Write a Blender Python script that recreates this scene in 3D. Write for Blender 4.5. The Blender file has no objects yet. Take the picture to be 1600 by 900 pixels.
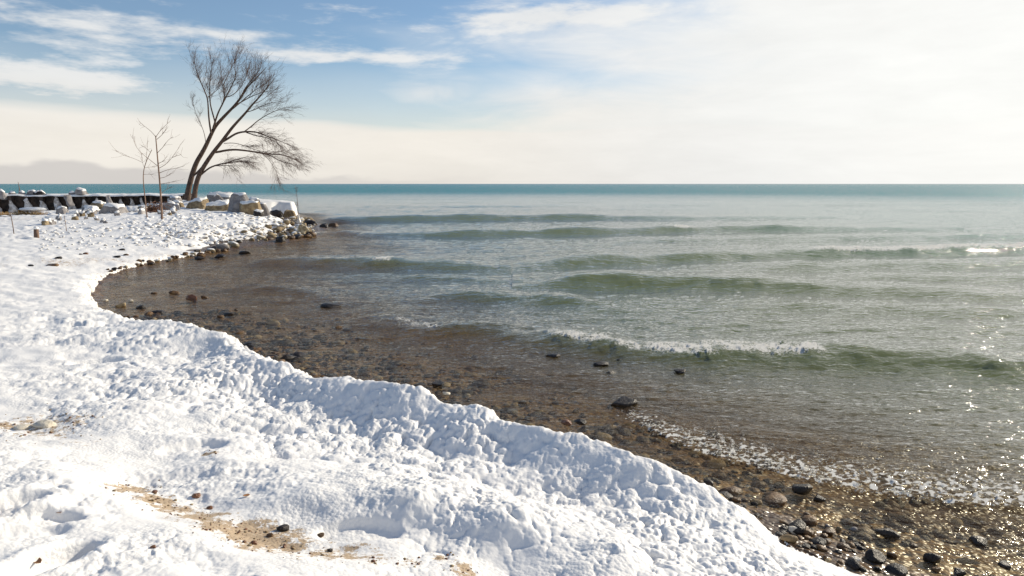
import bpy, math, random
import numpy as np
from mathutils import Vector, Matrix, Quaternion

random.seed(7)
np.random.seed(7)
scene = bpy.context.scene
C = scene.collection
R = math.radians

# ------------------------------------------------------------------ camera
CAM_Z = 2.4
PITCH = R(8.68)
FPX = 1600 * 24 / 36.0
cam_d = bpy.data.cameras.new('camera')
cam_d.lens = 24
cam_d.sensor_width = 36
cam_d.clip_start = 0.05
cam_d.clip_end = 60000
cam = bpy.data.objects.new('camera', cam_d)
cam.location = (0, 0, CAM_Z)
cam.rotation_euler = (R(90) - PITCH, 0, 0)
C.objects.link(cam)
scene.camera = cam

# ------------------------------------------------------------------ exposure
scene.view_settings.view_transform = 'Standard'
scene.view_settings.look = 'None'
scene.view_settings.gamma = 1
scene.view_settings.use_curve_mapping = False
scene.view_settings.exposure = 0.2
scene.cycles.use_denoising = True
scene.cycles.sample_clamp_indirect = 6
scene.cycles.max_bounces = 5
scene.cycles.diffuse_bounces = 2
scene.cycles.glossy_bounces = 2
scene.cycles.transparent_max_bounces = 8
scene.cycles.caustics_reflective = False
scene.cycles.caustics_refractive = False

# ------------------------------------------------------------------ sun
SUN_AZ, SUN_EL = R(53), R(23)
sun_dir = Vector((math.sin(SUN_AZ) * math.cos(SUN_EL), math.cos(SUN_AZ) * math.cos(SUN_EL), math.sin(SUN_EL)))
sun_d = bpy.data.lights.new('sun', 'SUN')
sun_d.energy = 4.4
sun_d.angle = R(0.53)
sun_d.color = (1.0, 0.90, 0.73)
sun = bpy.data.objects.new('sun', sun_d)
sun.rotation_euler = sun_dir.to_track_quat('Z', 'Y').to_euler()
sun.location = sun_dir * 50
C.objects.link(sun)


# ------------------------------------------------------------------ node helper
class NT:
    def __init__(s, tree):
        s.t = tree
        s.n = tree.nodes
        s.l = tree.links

    def node(s, kind, **kw):
        n = s.n.new(kind)
        for k, v in kw.items():
            setattr(n, k, v)
        return n

    def put(s, sock, v):
        if isinstance(v, bpy.types.NodeSocket):
            s.l.new(v, sock)
        elif v is not None:
            if hasattr(sock.default_value, '__len__') and not hasattr(v, '__len__'):
                v = (v,) * len(sock.default_value)
            if hasattr(sock.default_value, '__len__') and len(sock.default_value) == 4 and len(v) == 3:
                v = (*v, 1)
            sock.default_value = v

    def m(s, op, a, b=None, c=None, clamp=False):
        n = s.node('ShaderNodeMath', operation=op, use_clamp=clamp)
        s.put(n.inputs[0], a)
        if b is not None:
            s.put(n.inputs[1], b)
        if c is not None:
            s.put(n.inputs[2], c)
        return n.outputs[0]

    def ramp(s, v, a, b, x=0.0, y=1.0):          # smooth step of v from a..b to x..y
        n = s.node('ShaderNodeMapRange', interpolation_type='SMOOTHSTEP')
        for i, k in enumerate((v, a, b, x, y)):
            s.put(n.inputs[i], k)
        return n.outputs[0]

    def mix(s, f, a, b):
        n = s.node('ShaderNodeMix', data_type='RGBA')
        s.put(n.inputs[0], f)
        s.put(n.inputs[6], a)
        s.put(n.inputs[7], b)
        return n.outputs[2]

    def mixf(s, f, a, b):
        n = s.node('ShaderNodeMix', data_type='FLOAT')
        s.put(n.inputs[0], f)
        s.put(n.inputs[2], a)
        s.put(n.inputs[3], b)
        return n.outputs[0]

    def noise(s, vec, scale, detail=4, rough=0.5, dist=0.0, col=False):
        n = s.node('ShaderNodeTexNoise')
        if vec is not None:
            s.l.new(vec, n.inputs['Vector'])
        n.inputs['Scale'].default_value = scale
        n.inputs['Detail'].default_value = detail
        n.inputs['Roughness'].default_value = rough
        n.inputs['Distortion'].default_value = dist
        return n.outputs['Color' if col else 'Fac']

    def vmap(s, vec, scale=(1, 1, 1), loc=(0, 0, 0), rot=(0, 0, 0)):
        n = s.node('ShaderNodeMapping')
        s.l.new(vec, n.inputs['Vector'])
        n.inputs['Scale'].default_value = scale
        n.inputs['Location'].default_value = loc
        n.inputs['Rotation'].default_value = rot
        return n.outputs[0]

    def comb(s, x, y, z):
        n = s.node('ShaderNodeCombineXYZ')
        s.put(n.inputs[0], x)
        s.put(n.inputs[1], y)
        s.put(n.inputs[2], z)
        return n.outputs[0]

    def attr(s, name):
        n = s.node('ShaderNodeAttribute', attribute_name=name)
        return n.outputs['Fac']


def ray(px, py):
    cx, cy = (px - 800) / FPX, -(py - 450) / FPX
    return Vector((cx, math.cos(PITCH) + cy * math.sin(PITCH), -math.sin(PITCH) + cy * math.cos(PITCH)))


def U(px, py, z):                                # the world point at height z seen along a photo direction
    d = ray(px, py)
    t = (z - CAM_Z) / d.z
    return Vector((d.x * t, d.y * t, z))


def D(px, py, depth):                            # the world point at forward distance depth
    d = ray(px, py)
    t = depth / d.y
    return Vector((d.x * t, depth, CAM_Z + d.z * t))


def azel(px, py):
    d = ray(px, py)
    return math.degrees(math.atan2(d.x, d.y)), math.degrees(math.atan2(d.z, math.hypot(d.x, d.y)))


# ------------------------------------------------------------------ sky
world = bpy.data.worlds.new('World')
scene.world = world
world.use_nodes = True
world.cycles.sampling_method = 'NONE'
W = NT(world.node_tree)
W.n.clear()
tc = W.node('ShaderNodeTexCoord')
sep = W.node('ShaderNodeSeparateXYZ')
W.l.new(tc.outputs['Generated'], sep.inputs[0])
X, Y, Z = sep.outputs
DEG = 180 / math.pi
AZ = W.m('MULTIPLY', W.m('ARCTAN2', X, Y), DEG)
EL = W.m('MULTIPLY', W.m('ARCTAN2', Z, W.m('SQRT', W.m('ADD', W.m('MULTIPLY', X, X), W.m('MULTIPLY', Y, Y)))), DEG)
sky = W.node('ShaderNodeTexSky', sky_type='NISHITA', sun_disc=False)
sky.sun_elevation = SUN_EL
sky.sun_rotation = SUN_AZ
sky.air_density = 1.0
sky.dust_density = 0.3
sky.ozone_density = 3.0
SKY_S = 0.1
zz = W.m('ADD', W.m('MAXIMUM', Z, 0.0), 0.10)
cp = W.comb(W.m('DIVIDE', X, zz), W.m('DIVIDE', Y, zz), 0.0)
ae = W.comb(W.m('MULTIPLY', AZ, 0.10), W.m('MULTIPLY', EL, 0.42), 3.7)
n_big = W.noise(ae, 1.0, 4, 0.58, 0.5)
n_fine = W.noise(W.vmap(ae, (1, 1, 1), (5.2, 9.1, 0)), 2.6, 4, 0.62, 0.0)
n_soft = W.noise(W.vmap(ae, (0.6, 0.8, 1), (2.2, 1.1, 0)), 0.9, 1, 0.5, 0.0)
n_dome = W.noise(cp, 0.8, 3, 0.58, 0.0)


def blob(px, py, rx, ry, tilt=0.0):
    a0, e0 = azel(px, py)
    a1, _ = azel(px + rx, py)
    _, e1 = azel(px, py - ry)
    sx, sy = abs(a1 - a0), abs(e1 - e0)
    da = W.m('MULTIPLY_ADD', AZ, 1 / sx, -a0 / sx)
    de = W.m('MULTIPLY_ADD', EL, 1 / sy, -e0 / sy)
    if tilt:
        de = W.m('MULTIPLY_ADD', da, -tilt * sx / sy, de)
    q = W.m('MULTIPLY_ADD', da, da, W.m('MULTIPLY', de, de))
    return W.m('POWER', .3679, q)


def add(*a):
    r = a[0]
    for b in a[1:]:
        r = W.m('ADD', r, b)
    return r


crisp = add(W.m('MULTIPLY', blob(130, 42, 200, 38, -0.02), 0.80),
            W.m('MULTIPLY', blob(60, 128, 230, 36, 0.0), 0.98),
            W.m('MULTIPLY', blob(545, 88, 170, 15, 0.015), 1.0),
            W.m('MULTIPLY', blob(400, 55, 200, 10, 0.02), 0.55),
            W.m('MULTIPLY', blob(870, 26, 210, 24, 0.02), 1.15),
            W.m('MULTIPLY', blob(560, 8, 60, 10, 0.0), 0.5))
crisp = add(crisp, W.m('MULTIPLY', W.m('SUBTRACT', n_big, 0.5), 1.5), W.m('MULTIPLY', W.m('SUBTRACT', n_fine, 0.5), 1.8))
crisp = W.ramp(crisp, 0.18, 1.05, 0.0, 0.92)
# thin veil that covers the sunward half of the sky, thinning out towards the shore
veil = W.ramp(add(AZ, W.m('MULTIPLY', W.m('SUBTRACT', n_soft, 0.5), 24.0), W.m('MULTIPLY', W.m('SUBTRACT', n_big, 0.5), 26.0), W.m('MULTIPLY', EL, -0.85)), -21.0, 8.0, 0.08, 0.97)
veil = W.m('MAXIMUM', veil, W.m('MULTIPLY', blob(705, 148, 120, 40), W.ramp(n_big, 0.3, 0.65, 0.35, 0.85)))
veil = W.m('MULTIPLY', veil, W.ramp(EL, 18.0, 46.0, 1.0, 0.06))
# haze band above the horizon with a soft streaky upper edge
edge = add(EL, W.m('MULTIPLY', W.m('SUBTRACT', n_soft, 0.5), 2.6), W.m('MULTIPLY', W.m('SUBTRACT', n_big, 0.5), 0.9))
band = W.ramp(edge, 4.4, 6.0, 1.0, 0.0)
band = W.m('MAXIMUM', band, W.ramp(edge, 4.0, 11.0, 0.55, 0.0))
dome = W.m('MULTIPLY', W.ramp(n_dome, 0.52, 0.75, 0.0, 0.35), W.ramp(EL, 13.0, 24.0, 0.0, 1.0))
cl = W.m('SUBTRACT', 1.0, W.m('MULTIPLY', W.m('SUBTRACT', 1.0, crisp), W.m('SUBTRACT', 1.0, veil)))
cl = W.m('MAXIMUM', cl, dome)
cl = W.m('MAXIMUM', cl, band)
# scattering is stronger towards the sun
sd = W.node('ShaderNodeVectorMath', operation='DOT_PRODUCT')
W.l.new(tc.outputs['Generated'], sd.inputs[0])
sd.inputs[1].default_value = sun_dir
glow = W.m('POWER', W.m('MAXIMUM', sd.outputs['Value'], 0.0), 5.0)
EXPO = 2 ** scene.view_settings.exposure
K = 1 / SKY_S / EXPO
c_cream = tuple(v * K for v in (0.89, 0.845, 0.77))
c_white = tuple(v * K for v in (0.84, 0.845, 0.84))
c_sun = tuple(v * K for v in (0.98, 0.975, 0.94))
ccol = W.mix(W.m('MAXIMUM', W.ramp(EL, 3.0, 9.0), W.ramp(AZ, -12.0, 22.0, 0.0, .8)), c_cream, c_white)
ccol = W.mix(W.ramp(glow, 0.05, 0.6), ccol, c_sun)
tex = W.m('ADD', W.m('MULTIPLY', W.m('SUBTRACT', n_big, 0.5), .15), W.m('MULTIPLY', W.m('SUBTRACT', n_fine, 0.5), .08))
texn = W.node('ShaderNodeVectorMath', operation='SCALE')
W.l.new(ccol, texn.inputs[0])
W.l.new(W.m('ADD', tex, 1.0), texn.inputs['Scale'])
ccol = texn.outputs[0]
# grey cloud bank resting on the horizon towards the shore
bank_top = add(1.25, W.m('MULTIPLY', W.m('SUBTRACT', W.noise(W.vmap(ae, (1.6, 0.9, 1)), 1.4, 3, 0.55), 0.5), 1.9), W.ramp(AZ, -40.0, -10.0, 0.35, -0.75))
bank = W.m('MULTIPLY', W.ramp(W.m('SUBTRACT', EL, bank_top), -0.35, 0.15, 1.0, 0.0), W.ramp(AZ, -24.0, 2.0, 0.62, 0.0))
ccol = W.mix(bank, ccol, tuple(v * K for v in (0.53, 0.51, 0.51)))
low = W.ramp(EL, 0.0, 2.6, 0.22, 0.0)
ccol = W.mix(W.m('MULTIPLY', low, W.ramp(AZ, -10.0, 25.0, 0.9, 0.0)), ccol, tuple(v * K for v in (0.62, 0.58, 0.54)))
hs = W.node('ShaderNodeHueSaturation')
hs.inputs['Saturation'].default_value = 1.1
W.l.new(sky.outputs[0], hs.inputs['Color'])
skyc = W.mix(cl, hs.outputs[0], ccol)
bg = W.node('ShaderNodeBackground')
W.l.new(skyc, bg.inputs[0])
bg.inputs[1].default_value = SKY_S
out = W.node('ShaderNodeOutputWorld')
W.l.new(bg.outputs[0], out.inputs[0])


# ------------------------------------------------------------------ numpy noise
def _hash(ix, iy, seed):
    h = (ix.astype(np.int64) * 374761393 + iy.astype(np.int64) * 668265263 + seed * 1274126177) & 0xffffffff
    h = ((h ^ (h >> 13)) * 1274126177) & 0xffffffff
    h = h ^ (h >> 16)
    return h


_PT = np.random.RandomState(5).permutation(512).astype(np.int32)
_PT = np.concatenate([_PT, _PT])
_GX = np.cos(np.arange(512) * 2 * math.pi / 512).astype(np.float32)
_GY = np.sin(np.arange(512) * 2 * math.pi / 512).astype(np.float32)


def perlin(x, y, seed=0):
    ix, iy = np.floor(x), np.floor(y)
    fx, fy = (x - ix).astype(np.float32), (y - iy).astype(np.float32)
    u, v = fx * fx * fx * (fx * (fx * 6 - 15) + 10), fy * fy * fy * (fy * (fy * 6 - 15) + 10)
    jx, jy = (ix.astype(np.int32) + seed * 31) & 511, iy.astype(np.int32) & 511
    r0, r1 = _PT[jx], _PT[jx + 1]
    jy1 = jy + 1

    def g(h, dx, dy):
        return _GX[h] * (fx - dx) + _GY[h] * (fy - dy)
    a = g(_PT[(r0 + jy) & 511], 0, 0)
    b = g(_PT[(r1 + jy) & 511], 1, 0)
    c = g(_PT[(r0 + jy1) & 511], 0, 1)
    d = g(_PT[(r1 + jy1) & 511], 1, 1)
    e = a + (b - a) * u
    f = c + (d - c) * u
    return (e + (f - e) * v) * 1.5


def fbm(x, y, oct=4, seed=0, gain=0.5):
    r, a, f = 0, 1.0, 1.0
    for i in range(oct):
        r = r + a * perlin(x * f + i * 17.3, y * f + i * 9.7, seed + i)
        a *= gain
        f *= 2.03
    return r


def worley(x, y, seed=0):
    ix, iy = np.floor(x), np.floor(y)
    best = np.full(x.shape, 9.0)
    for dx in (-1, 0, 1):
        for dy in (-1, 0, 1):
            h = _hash(ix + dx, iy + dy, seed)
            qx = ix + dx + (h & 0xffff) / 65536.0
            qy = iy + dy + ((h >> 16) & 0xffff) / 65536.0
            best = np.minimum(best, (qx - x) ** 2 + (qy - y) ** 2)
    return np.sqrt(best)


def sstep(a, b, v):
    t = np.clip((v - a) / (b - a), 0, 1)
    return t * t * (3 - 2 * t)


# ------------------------------------------------------------------ land outline and heights
CREST = [(1460, 960, .08, .04), (1380, 900, .10, .04), (1310, 876, .12, .04), (1240, 842, .16, .05), (1204, 805, .22, .06), (1186, 776, .30, .10),
         (1100, 746, .40, .22), (1000, 712, .46, .26), (900, 682, .50, .30), (800, 657, .52, .30), (740, 637, .54, .32), (640, 611, .57, .34),
         (600, 601, .57, .34), (550, 598, .55, .34), (500, 590, .54, .34), (440, 572, .54, .34), (400, 555, .54, .34), (340, 525, .54, .34), (310, 511, .54, .34),
         (250, 500, .48, .30), (180, 490, .38, .25), (145, 478, .26, .15), (133, 456, .14, .08), (150, 437, .08, .06), (168, 426, .07, .05),
         (230, 409, .07, .05), (320, 394, .07, .05), (370, 386, .06, .05), (420, 379, .05, .05), (470, 372, .05, .05), (492, 367, .04, .05)]
cr = [U(x, y, z) for x, y, z, o in CREST]
edge_pts = []
for i, p in enumerate(cr):
    a, b = cr[max(i - 1, 0)], cr[min(i + 1, len(cr) - 1)]
    t = (b - a).to_2d().normalized()
    nrm = Vector((t.y, -t.x))
    edge_pts.append((p.x + nrm.x * CREST[i][3], p.y + nrm.y * CREST[i][3]))
for x, y in ((506, 357), (500, 350), (478, 344), (462, 338)):
    q = U(x, y, 0.03)
    edge_pts.append((q.x, q.y))
edge_pts += [(-17.0, 54.5), (-21.5, 57.5), (-28, 59), (-40, 56.5), (-60, 54), (-120, 48), (-120, -40), (12, -40), (7, -6), (4.2, 0.6)]
POLY = np.array(edge_pts)


def sdf(x, y):                                    # + inland, - in the lake
    d = np.full(x.shape, 1e9)
    ins = np.zeros(x.shape, bool)
    n = len(POLY)
    for i in range(n):
        ax, ay = POLY[i]
        bx, by = POLY[(i + 1) % n]
        ex, ey = bx - ax, by - ay
        t = np.clip(((x - ax) * ex + (y - ay) * ey) / (ex * ex + ey * ey), 0, 1)
        d = np.minimum(d, (x - ax - t * ex) ** 2 + (y - ay - t * ey) ** 2)
        c = ((ay > y) != (by > y))
        with np.errstate(divide='ignore', invalid='ignore'):
            xi = (bx - ax) * (y - ay) / ((by - ay) if by != ay else 1e-9) + ax
        ins ^= c & (x < xi)
    return np.where(ins, 1, -1) * np.sqrt(d)


CTRL = [(-500, 900, .85), (-200, 900, .84), (0, 900, .82), (250, 900, .77), (450, 900, .70), (560, 885, .63), (900, 900, .47), (1100, 900, .34), (1290, 890, .17),
        (0, 760, .80), (130, 745, .73), (0, 700, .73), (260, 830, .72), (0, 655, .57), (100, 680, .55), (200, 762, .56), (300, 808, .56), (400, 838, .56), (550, 862, .54), (700, 886, .51), (820, 900, .48),
        (200, 640, .55), (350, 720, .57), (100, 590, .53), (0, 580, .54), (300, 600, .50), (180, 540, .47), (-300, 600, .6), (-300, 480, .5),
        (480, 762, .655), (650, 774, .64), (800, 808, .585), (950, 848, .505), (1100, 884, .40), (1230, 890, .25),
        (480, 715, .50), (650, 745, .45), (800, 782, .41), (950, 820, .365), (1100, 852, .30), (480, 800, .56), (650, 815, .53), (800, 850, .48),
        (300, 562, .37), (400, 616, .36), (520, 662, .35), (640, 694, .34), (760, 728, .33), (900, 762, .32), (1020, 792, .30), (1120, 817, .26),
        (180, 508, .36), (60, 480, .42), (0, 500, .45), (60, 430, .33), (0, 420, .36), (100, 402, .36), (0, 385, .5), (200, 395, .26), (300, 376, .32),
        (100, 370, .5), (0, 365, .52), (250, 350, .66), (350, 350, .68), (420, 352, .52), (455, 348, .38), (470, 356, .25), (450, 363, .25), (400, 376, .22),
        (0, 335, .42), (-200, 335, .42), (280, 317, 1.1), (300, 309, 1.33), (360, 331, .75), (400, 336, .62), (430, 338, .42)]
CP = [U(x, y, z) for x, y, z in CTRL] + cr[:22] + [cr[24], cr[26], cr[28], cr[30]]
CP += [D(x, y, d) for x, y, d in ((-250, 335, 46.5), (-100, 334, 47.5), (0, 335, 49), (50, 332, 49.3), (100, 328, 49.7), (150, 326, 50.2), (200, 324, 50.6), (250, 321, 51), (50, 331, 52), (150, 325, 53), (-100, 335, 50), (120, 334, 45), (200, 330, 45))]
CP += [Vector((-90, 45, .4)), Vector((-90, -30, 1)), Vector((4, -3, .6)), Vector((0, -3, .9)), Vector((-5, 0, .9)), Vector((0, .8, .82))]
CXY = np.array([(p.x, p.y) for p in CP])
CZ = np.array([p.z for p in CP])


def _k(r2):
    return np.sqrt(r2 + 0.01)


n_c = len(CXY)
A = np.zeros((n_c + 3, n_c + 3))
A[:n_c, :n_c] = _k(((CXY[:, None] - CXY[None]) ** 2).sum(-1))
A[:n_c, :n_c] += np.eye(n_c) * -0.02
A[:n_c, n_c] = 1
A[:n_c, n_c + 1:] = CXY
A[n_c, :n_c] = 1
A[n_c + 1:, :n_c] = CXY.T
WGT = np.linalg.solve(A, np.concatenate([CZ, [0, 0, 0]]))


def top_base(x, y):
    r = WGT[n_c] + WGT[n_c + 1] * x + WGT[n_c + 2] * y
    for i in range(n_c):
        r = r + WGT[i] * _k((x - CXY[i, 0]) ** 2 + (y - CXY[i, 1]) ** 2)
    return np.clip(r, 0.02, 1.6)


def pl_dist(x, y, pts):                           # distance to an open polyline
    d = np.full(x.shape, 1e9)
    for a, b in zip(pts[:-1], pts[1:]):
        ex, ey = b[0] - a[0], b[1] - a[1]
        t = np.clip(((x - a[0]) * ex + (y - a[1]) * ey) / (ex * ex + ey * ey), 0, 1)
        d = np.minimum(d, (x - a[0] - t * ex) ** 2 + (y - a[1] - t * ey) ** 2)
    return np.sqrt(d)


def coarse(rs, an, fn, step=5):                    # fn on a thinned polar grid, filled in bilinearly
    ri = np.unique(np.append(np.arange(0, len(rs), step), len(rs) - 1))
    ai = np.unique(np.append(np.arange(0, len(an), step), len(an) - 1))
    v = fn(*polar(rs[ri], an[ai]))
    v = np.stack([np.interp(np.arange(len(an)), ai, row) for row in v])
    k = np.clip(np.searchsorted(ri, np.arange(len(rs)), 'right') - 1, 0, len(ri) - 2)
    t = ((np.arange(len(rs)) - ri[k]) / (ri[k + 1] - ri[k]))[:, None]
    return v[k] * (1 - t) + v[k + 1] * t


def polar(rs, an):
    Rr, An = np.meshgrid(rs, an, indexing='ij')
    return Rr * np.sin(An), Rr * np.cos(An)


def xy(lst, z):
    return [tuple(U(a, b, z)[:2]) for a, b in lst]


TROUGH = xy([(-60, 655), (60, 668), (120, 700), (200, 768), (300, 808), (400, 842), (550, 866), (700, 888), (800, 905)], .56)
PATH = xy([(-100, 420), (60, 412), (150, 402), (230, 394), (320, 383), (380, 373)], .33)
POINT_EDGE = xy([(395, 381), (430, 375), (490, 365), (500, 352), (478, 345), (440, 338)], .1)


def ground_h(x, y, d=None):
    if d is None:
        d = sdf(x, y)
    lake = np.interp(np.hypot(x, y), [5, 7.5], [.055, .012]) + np.interp(x, [-6, -1, 2.5], [.06, .085, .14]) * d
    lake = lake * np.interp(y, [26, 34], [1, 3.2])
    lake = np.where(lake < -0.5, -0.5 + (lake + 0.5) * 0.8, lake)
    lake = np.maximum(lake, -3.0) + 0.02 * fbm(x * 1.1, y * 1.1, 3, 5)
    land = np.minimum(0.05 + 0.09 * d, 0.06 + 0.03 * d)
    return np.where(d < 0, lake, land)


def snow_h(x, y, d=None, s=None, dt=None, dp=None):
    if d is None:
        d, s, dt, dp = sdf(x, y), top_base(x, y), pl_dist(x, y, TROUGH), pl_dist(x, y, POINT_EDGE)
    r = np.hypot(x, y)
    g = ground_h(x, y, d)
    wob = d + (0.06 * fbm(x * 2.3, y * 2.3, 2, 11) + .035 * fbm(x * 9, y * 9, 3, 12)) * np.clip(r / 6, .6, 2)
    bare = sstep(3.2, 1.4, dp + 1.2 * fbm(x * .5, y * .5, 3, 31)) * (r > 17)
    t = np.clip(wob / 0.34, 0, 1)
    prof = 1 - (1 - t) ** 2.2
    # lumpy crust: cauliflower heads pushed up by the spray, stronger along the berm
    calm = np.clip(0.42 + 1.5 * fbm(x * .7, y * .7, 3, 3), 0.0, 1.0)
    calm = calm * (0.75 + 0.25 * sstep(.05, .45, dt))
    bermy = sstep(2.4, 0.5, d) * sstep(-.1, .2, d)
    amp = np.clip(.05 + 0.42 * calm ** 2.2 + .92 * bermy * (.45 + .55 * sstep(.15, .7, d)) * np.clip(.85 + .8 * fbm(x * .8, y * .8, 2, 13), .5, 1.2), 0, 1.4)
    amp = amp * np.where(r > 15, 0.6, 1) * (1 - .75 * sstep(11.5, 13.5, r) * sstep(3.5, 2.0, d) * (y > 10))
    big = .25 + .75 * sstep(.35, 1.1, d)
    wx, wy = x + .025 * perlin(x * 9, y * 9, 41), y + .025 * perlin(x * 9, y * 9, 42)
    near = r < 16
    lump = np.zeros(x.shape)
    for sc, a, sd_ in ((1.05, .09, 59), (2.1, .11, 60), (4.3, .070, 61), (9., .050, 62), (17., .036, 63), (34., .018, 64)):
        v = np.zeros(x.shape)
        msk = near if sc > 10 else np.ones(x.shape, bool)
        if msk.any():
            f = worley(wx[msk] * sc, wy[msk] * sc, sd_)
            v[msk] = np.sqrt(np.clip(1 - (f / .85) ** 2, 0, 1)) - .82
        lump += a * (big if sc < 3 else 1) * v * np.clip(0.7 + .8 * perlin(x * sc * .22, y * sc * .22, sd_ + 9), 0.1, 1.3)
    patch = np.clip(.45 + 1.3 * fbm(x * 1.1, y * 1.1, 2, 23), .1, 1.2)
    wind = 0.030 * fbm(x * 1.3 + y * .5, y * 1.9, 3, 21) + patch * (0.010 * fbm(x * 6 - y * 3, y * 5 + x * 2, 3, 22) + 0.005 * fbm(x * 24, y * 24, 2, 24))
    far_ = (r > 17) & (y > 14)
    if far_.any():
        wind[far_] += .10 * np.abs(fbm(x[far_] * 2.2, y[far_] * 2.2, 2, 25)) * np.clip(.5 + fbm(x[far_] * .3, y[far_] * .3, 2, 26), .1, 1) * sstep(1.5, 4.0, d[far_])
    s = s + lump * amp + wind
    # low bank: the edge of the deep snow beside the trough and the worn second ridge
    for fx, fy, fr, dep, an in FOOT:
        c_, s_ = math.cos(an), math.sin(an)
        u_ = ((x - fx) * c_ + (y - fy) * s_) / (fr * 2.1)
        v_ = (-(x - fx) * s_ + (y - fy) * c_) / fr
        q = u_ * u_ + v_ * v_
        s = s - dep * sstep(1.5, .6, q) + dep * .22 * np.exp(-(np.sqrt(q) - 1.5) ** 2 * 6)
    th = (s - g) * prof
    th = np.where(d < 0, d * 1.2, th)
    th = th * (1 - bare) - 0.10 * bare
    return g + th, bare


FOOT = [(*U(82, 868, .80)[:2], .085, .085, R(70)), (*U(60, 800, .80)[:2], .08, .04, R(20)), (*U(4, 790, .80)[:2], .09, .07, R(60)), (*U(30, 830, .8)[:2], .08, .03, R(40)),
        (*U(300, 690, .56)[:2], .1, .03, R(30)), (*U(150, 560, .5)[:2], .12, .04, R(30)), (*U(560, 820, .58)[:2], .1, .04, R(10))]


# ------------------------------------------------------------------ mesh helpers
def grid_mesh(name, x, y, z, keep=None, attrs=None, smooth=True):
    nr, nc = x.shape
    idx = np.arange(nr * nc).reshape(nr, nc)
    quads = np.stack([idx[:-1, :-1], idx[:-1, 1:], idx[1:, 1:], idx[1:, :-1]], -1).reshape(-1, 4)
    if keep is not None:
        k = keep.reshape(-1)
        quads = quads[k[quads].any(1)]
    used = np.zeros(nr * nc, bool)
    used[quads.reshape(-1)] = True
    remap = np.cumsum(used) - 1
    quads = remap[quads]
    co = np.stack([x, y, z], -1).reshape(-1, 3)[used]
    return raw_mesh(name, co, quads, {k: v.reshape(-1)[used] for k, v in (attrs or {}).items()}, smooth)


def raw_mesh(name, co, faces, attrs=None, smooth=True):
    me = bpy.data.meshes.new(name)
    n, m, k = len(co), len(faces), faces.shape[1]
    me.vertices.add(n)
    me.vertices.foreach_set('co', np.ascontiguousarray(co, dtype=np.float32).ravel())
    me.loops.add(m * k)
    me.loops.foreach_set('vertex_index', np.ascontiguousarray(faces, dtype=np.int32).ravel())
    me.polygons.add(m)
    me.polygons.foreach_set('loop_start', np.arange(0, m * k, k, dtype=np.int32))
    me.polygons.foreach_set('loop_total', np.full(m, k, dtype=np.int32))
    me.polygons.foreach_set('use_smooth', np.full(m, smooth))
    for kk, v in (attrs or {}).items():
        a = me.attributes.new(kk, 'FLOAT', 'POINT')
        a.data.foreach_set('value', np.ascontiguousarray(v, dtype=np.float32))
    me.update(calc_edges=True)
    return me


def link(name, me, mat=None, parent=None, **props):
    o = bpy.data.objects.new(name, me)
    if mat is not None and me is not None and not me.materials:
        me.materials.append(mat)
    C.objects.link(o)
    o.parent = parent
    for k, v in props.items():
        if v:
            o[k] = v
    return o


def material(name):
    m = bpy.data.materials.new(name)
    m.use_nodes = True
    t = NT(m.node_tree)
    t.n.clear()
    o = t.node('ShaderNodeOutputMaterial')
    return m, t, o


def principled(t, col, rough=0.6, normal=None, **kw):
    p = t.node('ShaderNodeBsdfPrincipled')
    t.put(p.inputs['Base Color'], col)
    t.put(p.inputs['Roughness'], rough)
    if normal is not None:
        t.l.new(normal, p.inputs['Normal'])
    for k, v in kw.items():
        t.put(p.inputs[k], v)
    return p.outputs[0]


def bump(t, h, strength=0.5, dist=0.02, normal=None):
    b = t.node('ShaderNodeBump')
    t.put(b.inputs['Strength'], strength)
    t.put(b.inputs['Distance'], dist)
    t.l.new(h, b.inputs['Height'])
    if normal is not None:
        t.l.new(normal, b.inputs['Normal'])
    return b.outputs[0]


SNOW_C = (0.885, 0.87, 0.85)


def mat_snow():
    m, t, o = material('snow')
    g = t.node('ShaderNodeNewGeometry')
    pos = g.outputs['Position']
    sand = t.attr('sand')
    tint = t.noise(pos, 1.7, 5, 0.6)
    col = t.mix(t.ramp(tint, .4, .7, 0, .5), SNOW_C, (0.87, 0.85, 0.82))
    col = t.mix(t.ramp(t.noise(pos, 55, 3, .6), .62, .75, 0, .12), col, (0.62, 0.55, 0.48))
    sandc = t.mix(t.noise(pos, 18, 5, .65), (0.34, 0.23, 0.13), (0.60, 0.46, 0.30))
    sandc = t.mix(t.ramp(t.noise(pos, 70, 2, .5), .60, .68), sandc, (0.16, 0.09, 0.05))
    f = t.ramp(t.m('ADD', sand, t.m('MULTIPLY', t.m('SUBTRACT', t.noise(pos, 15, 8, .78), .5), 3.0)), .52, .72, 0, .95)
    col = t.mix(f, col, sandc)
    h1 = t.noise(pos, 160, 3, .7)
    vo = t.node('ShaderNodeTexVoronoi')
    t.l.new(pos, vo.inputs['Vector'])
    vo.inputs['Scale'].default_value = 48
    h2 = t.m('MULTIPLY', vo.outputs['Distance'], -1.0)
    nm = bump(t, t.m('ADD', t.m('MULTIPLY', h1, .5), h2), t.ramp(t.noise(pos, 1.6, 2, .5), .35, .65, .14, .42), .010)
    s = principled(t, col, .62, nm, **{'Specular IOR Level': .35})
    t.l.new(s, o.inputs[0])
    return m


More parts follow.
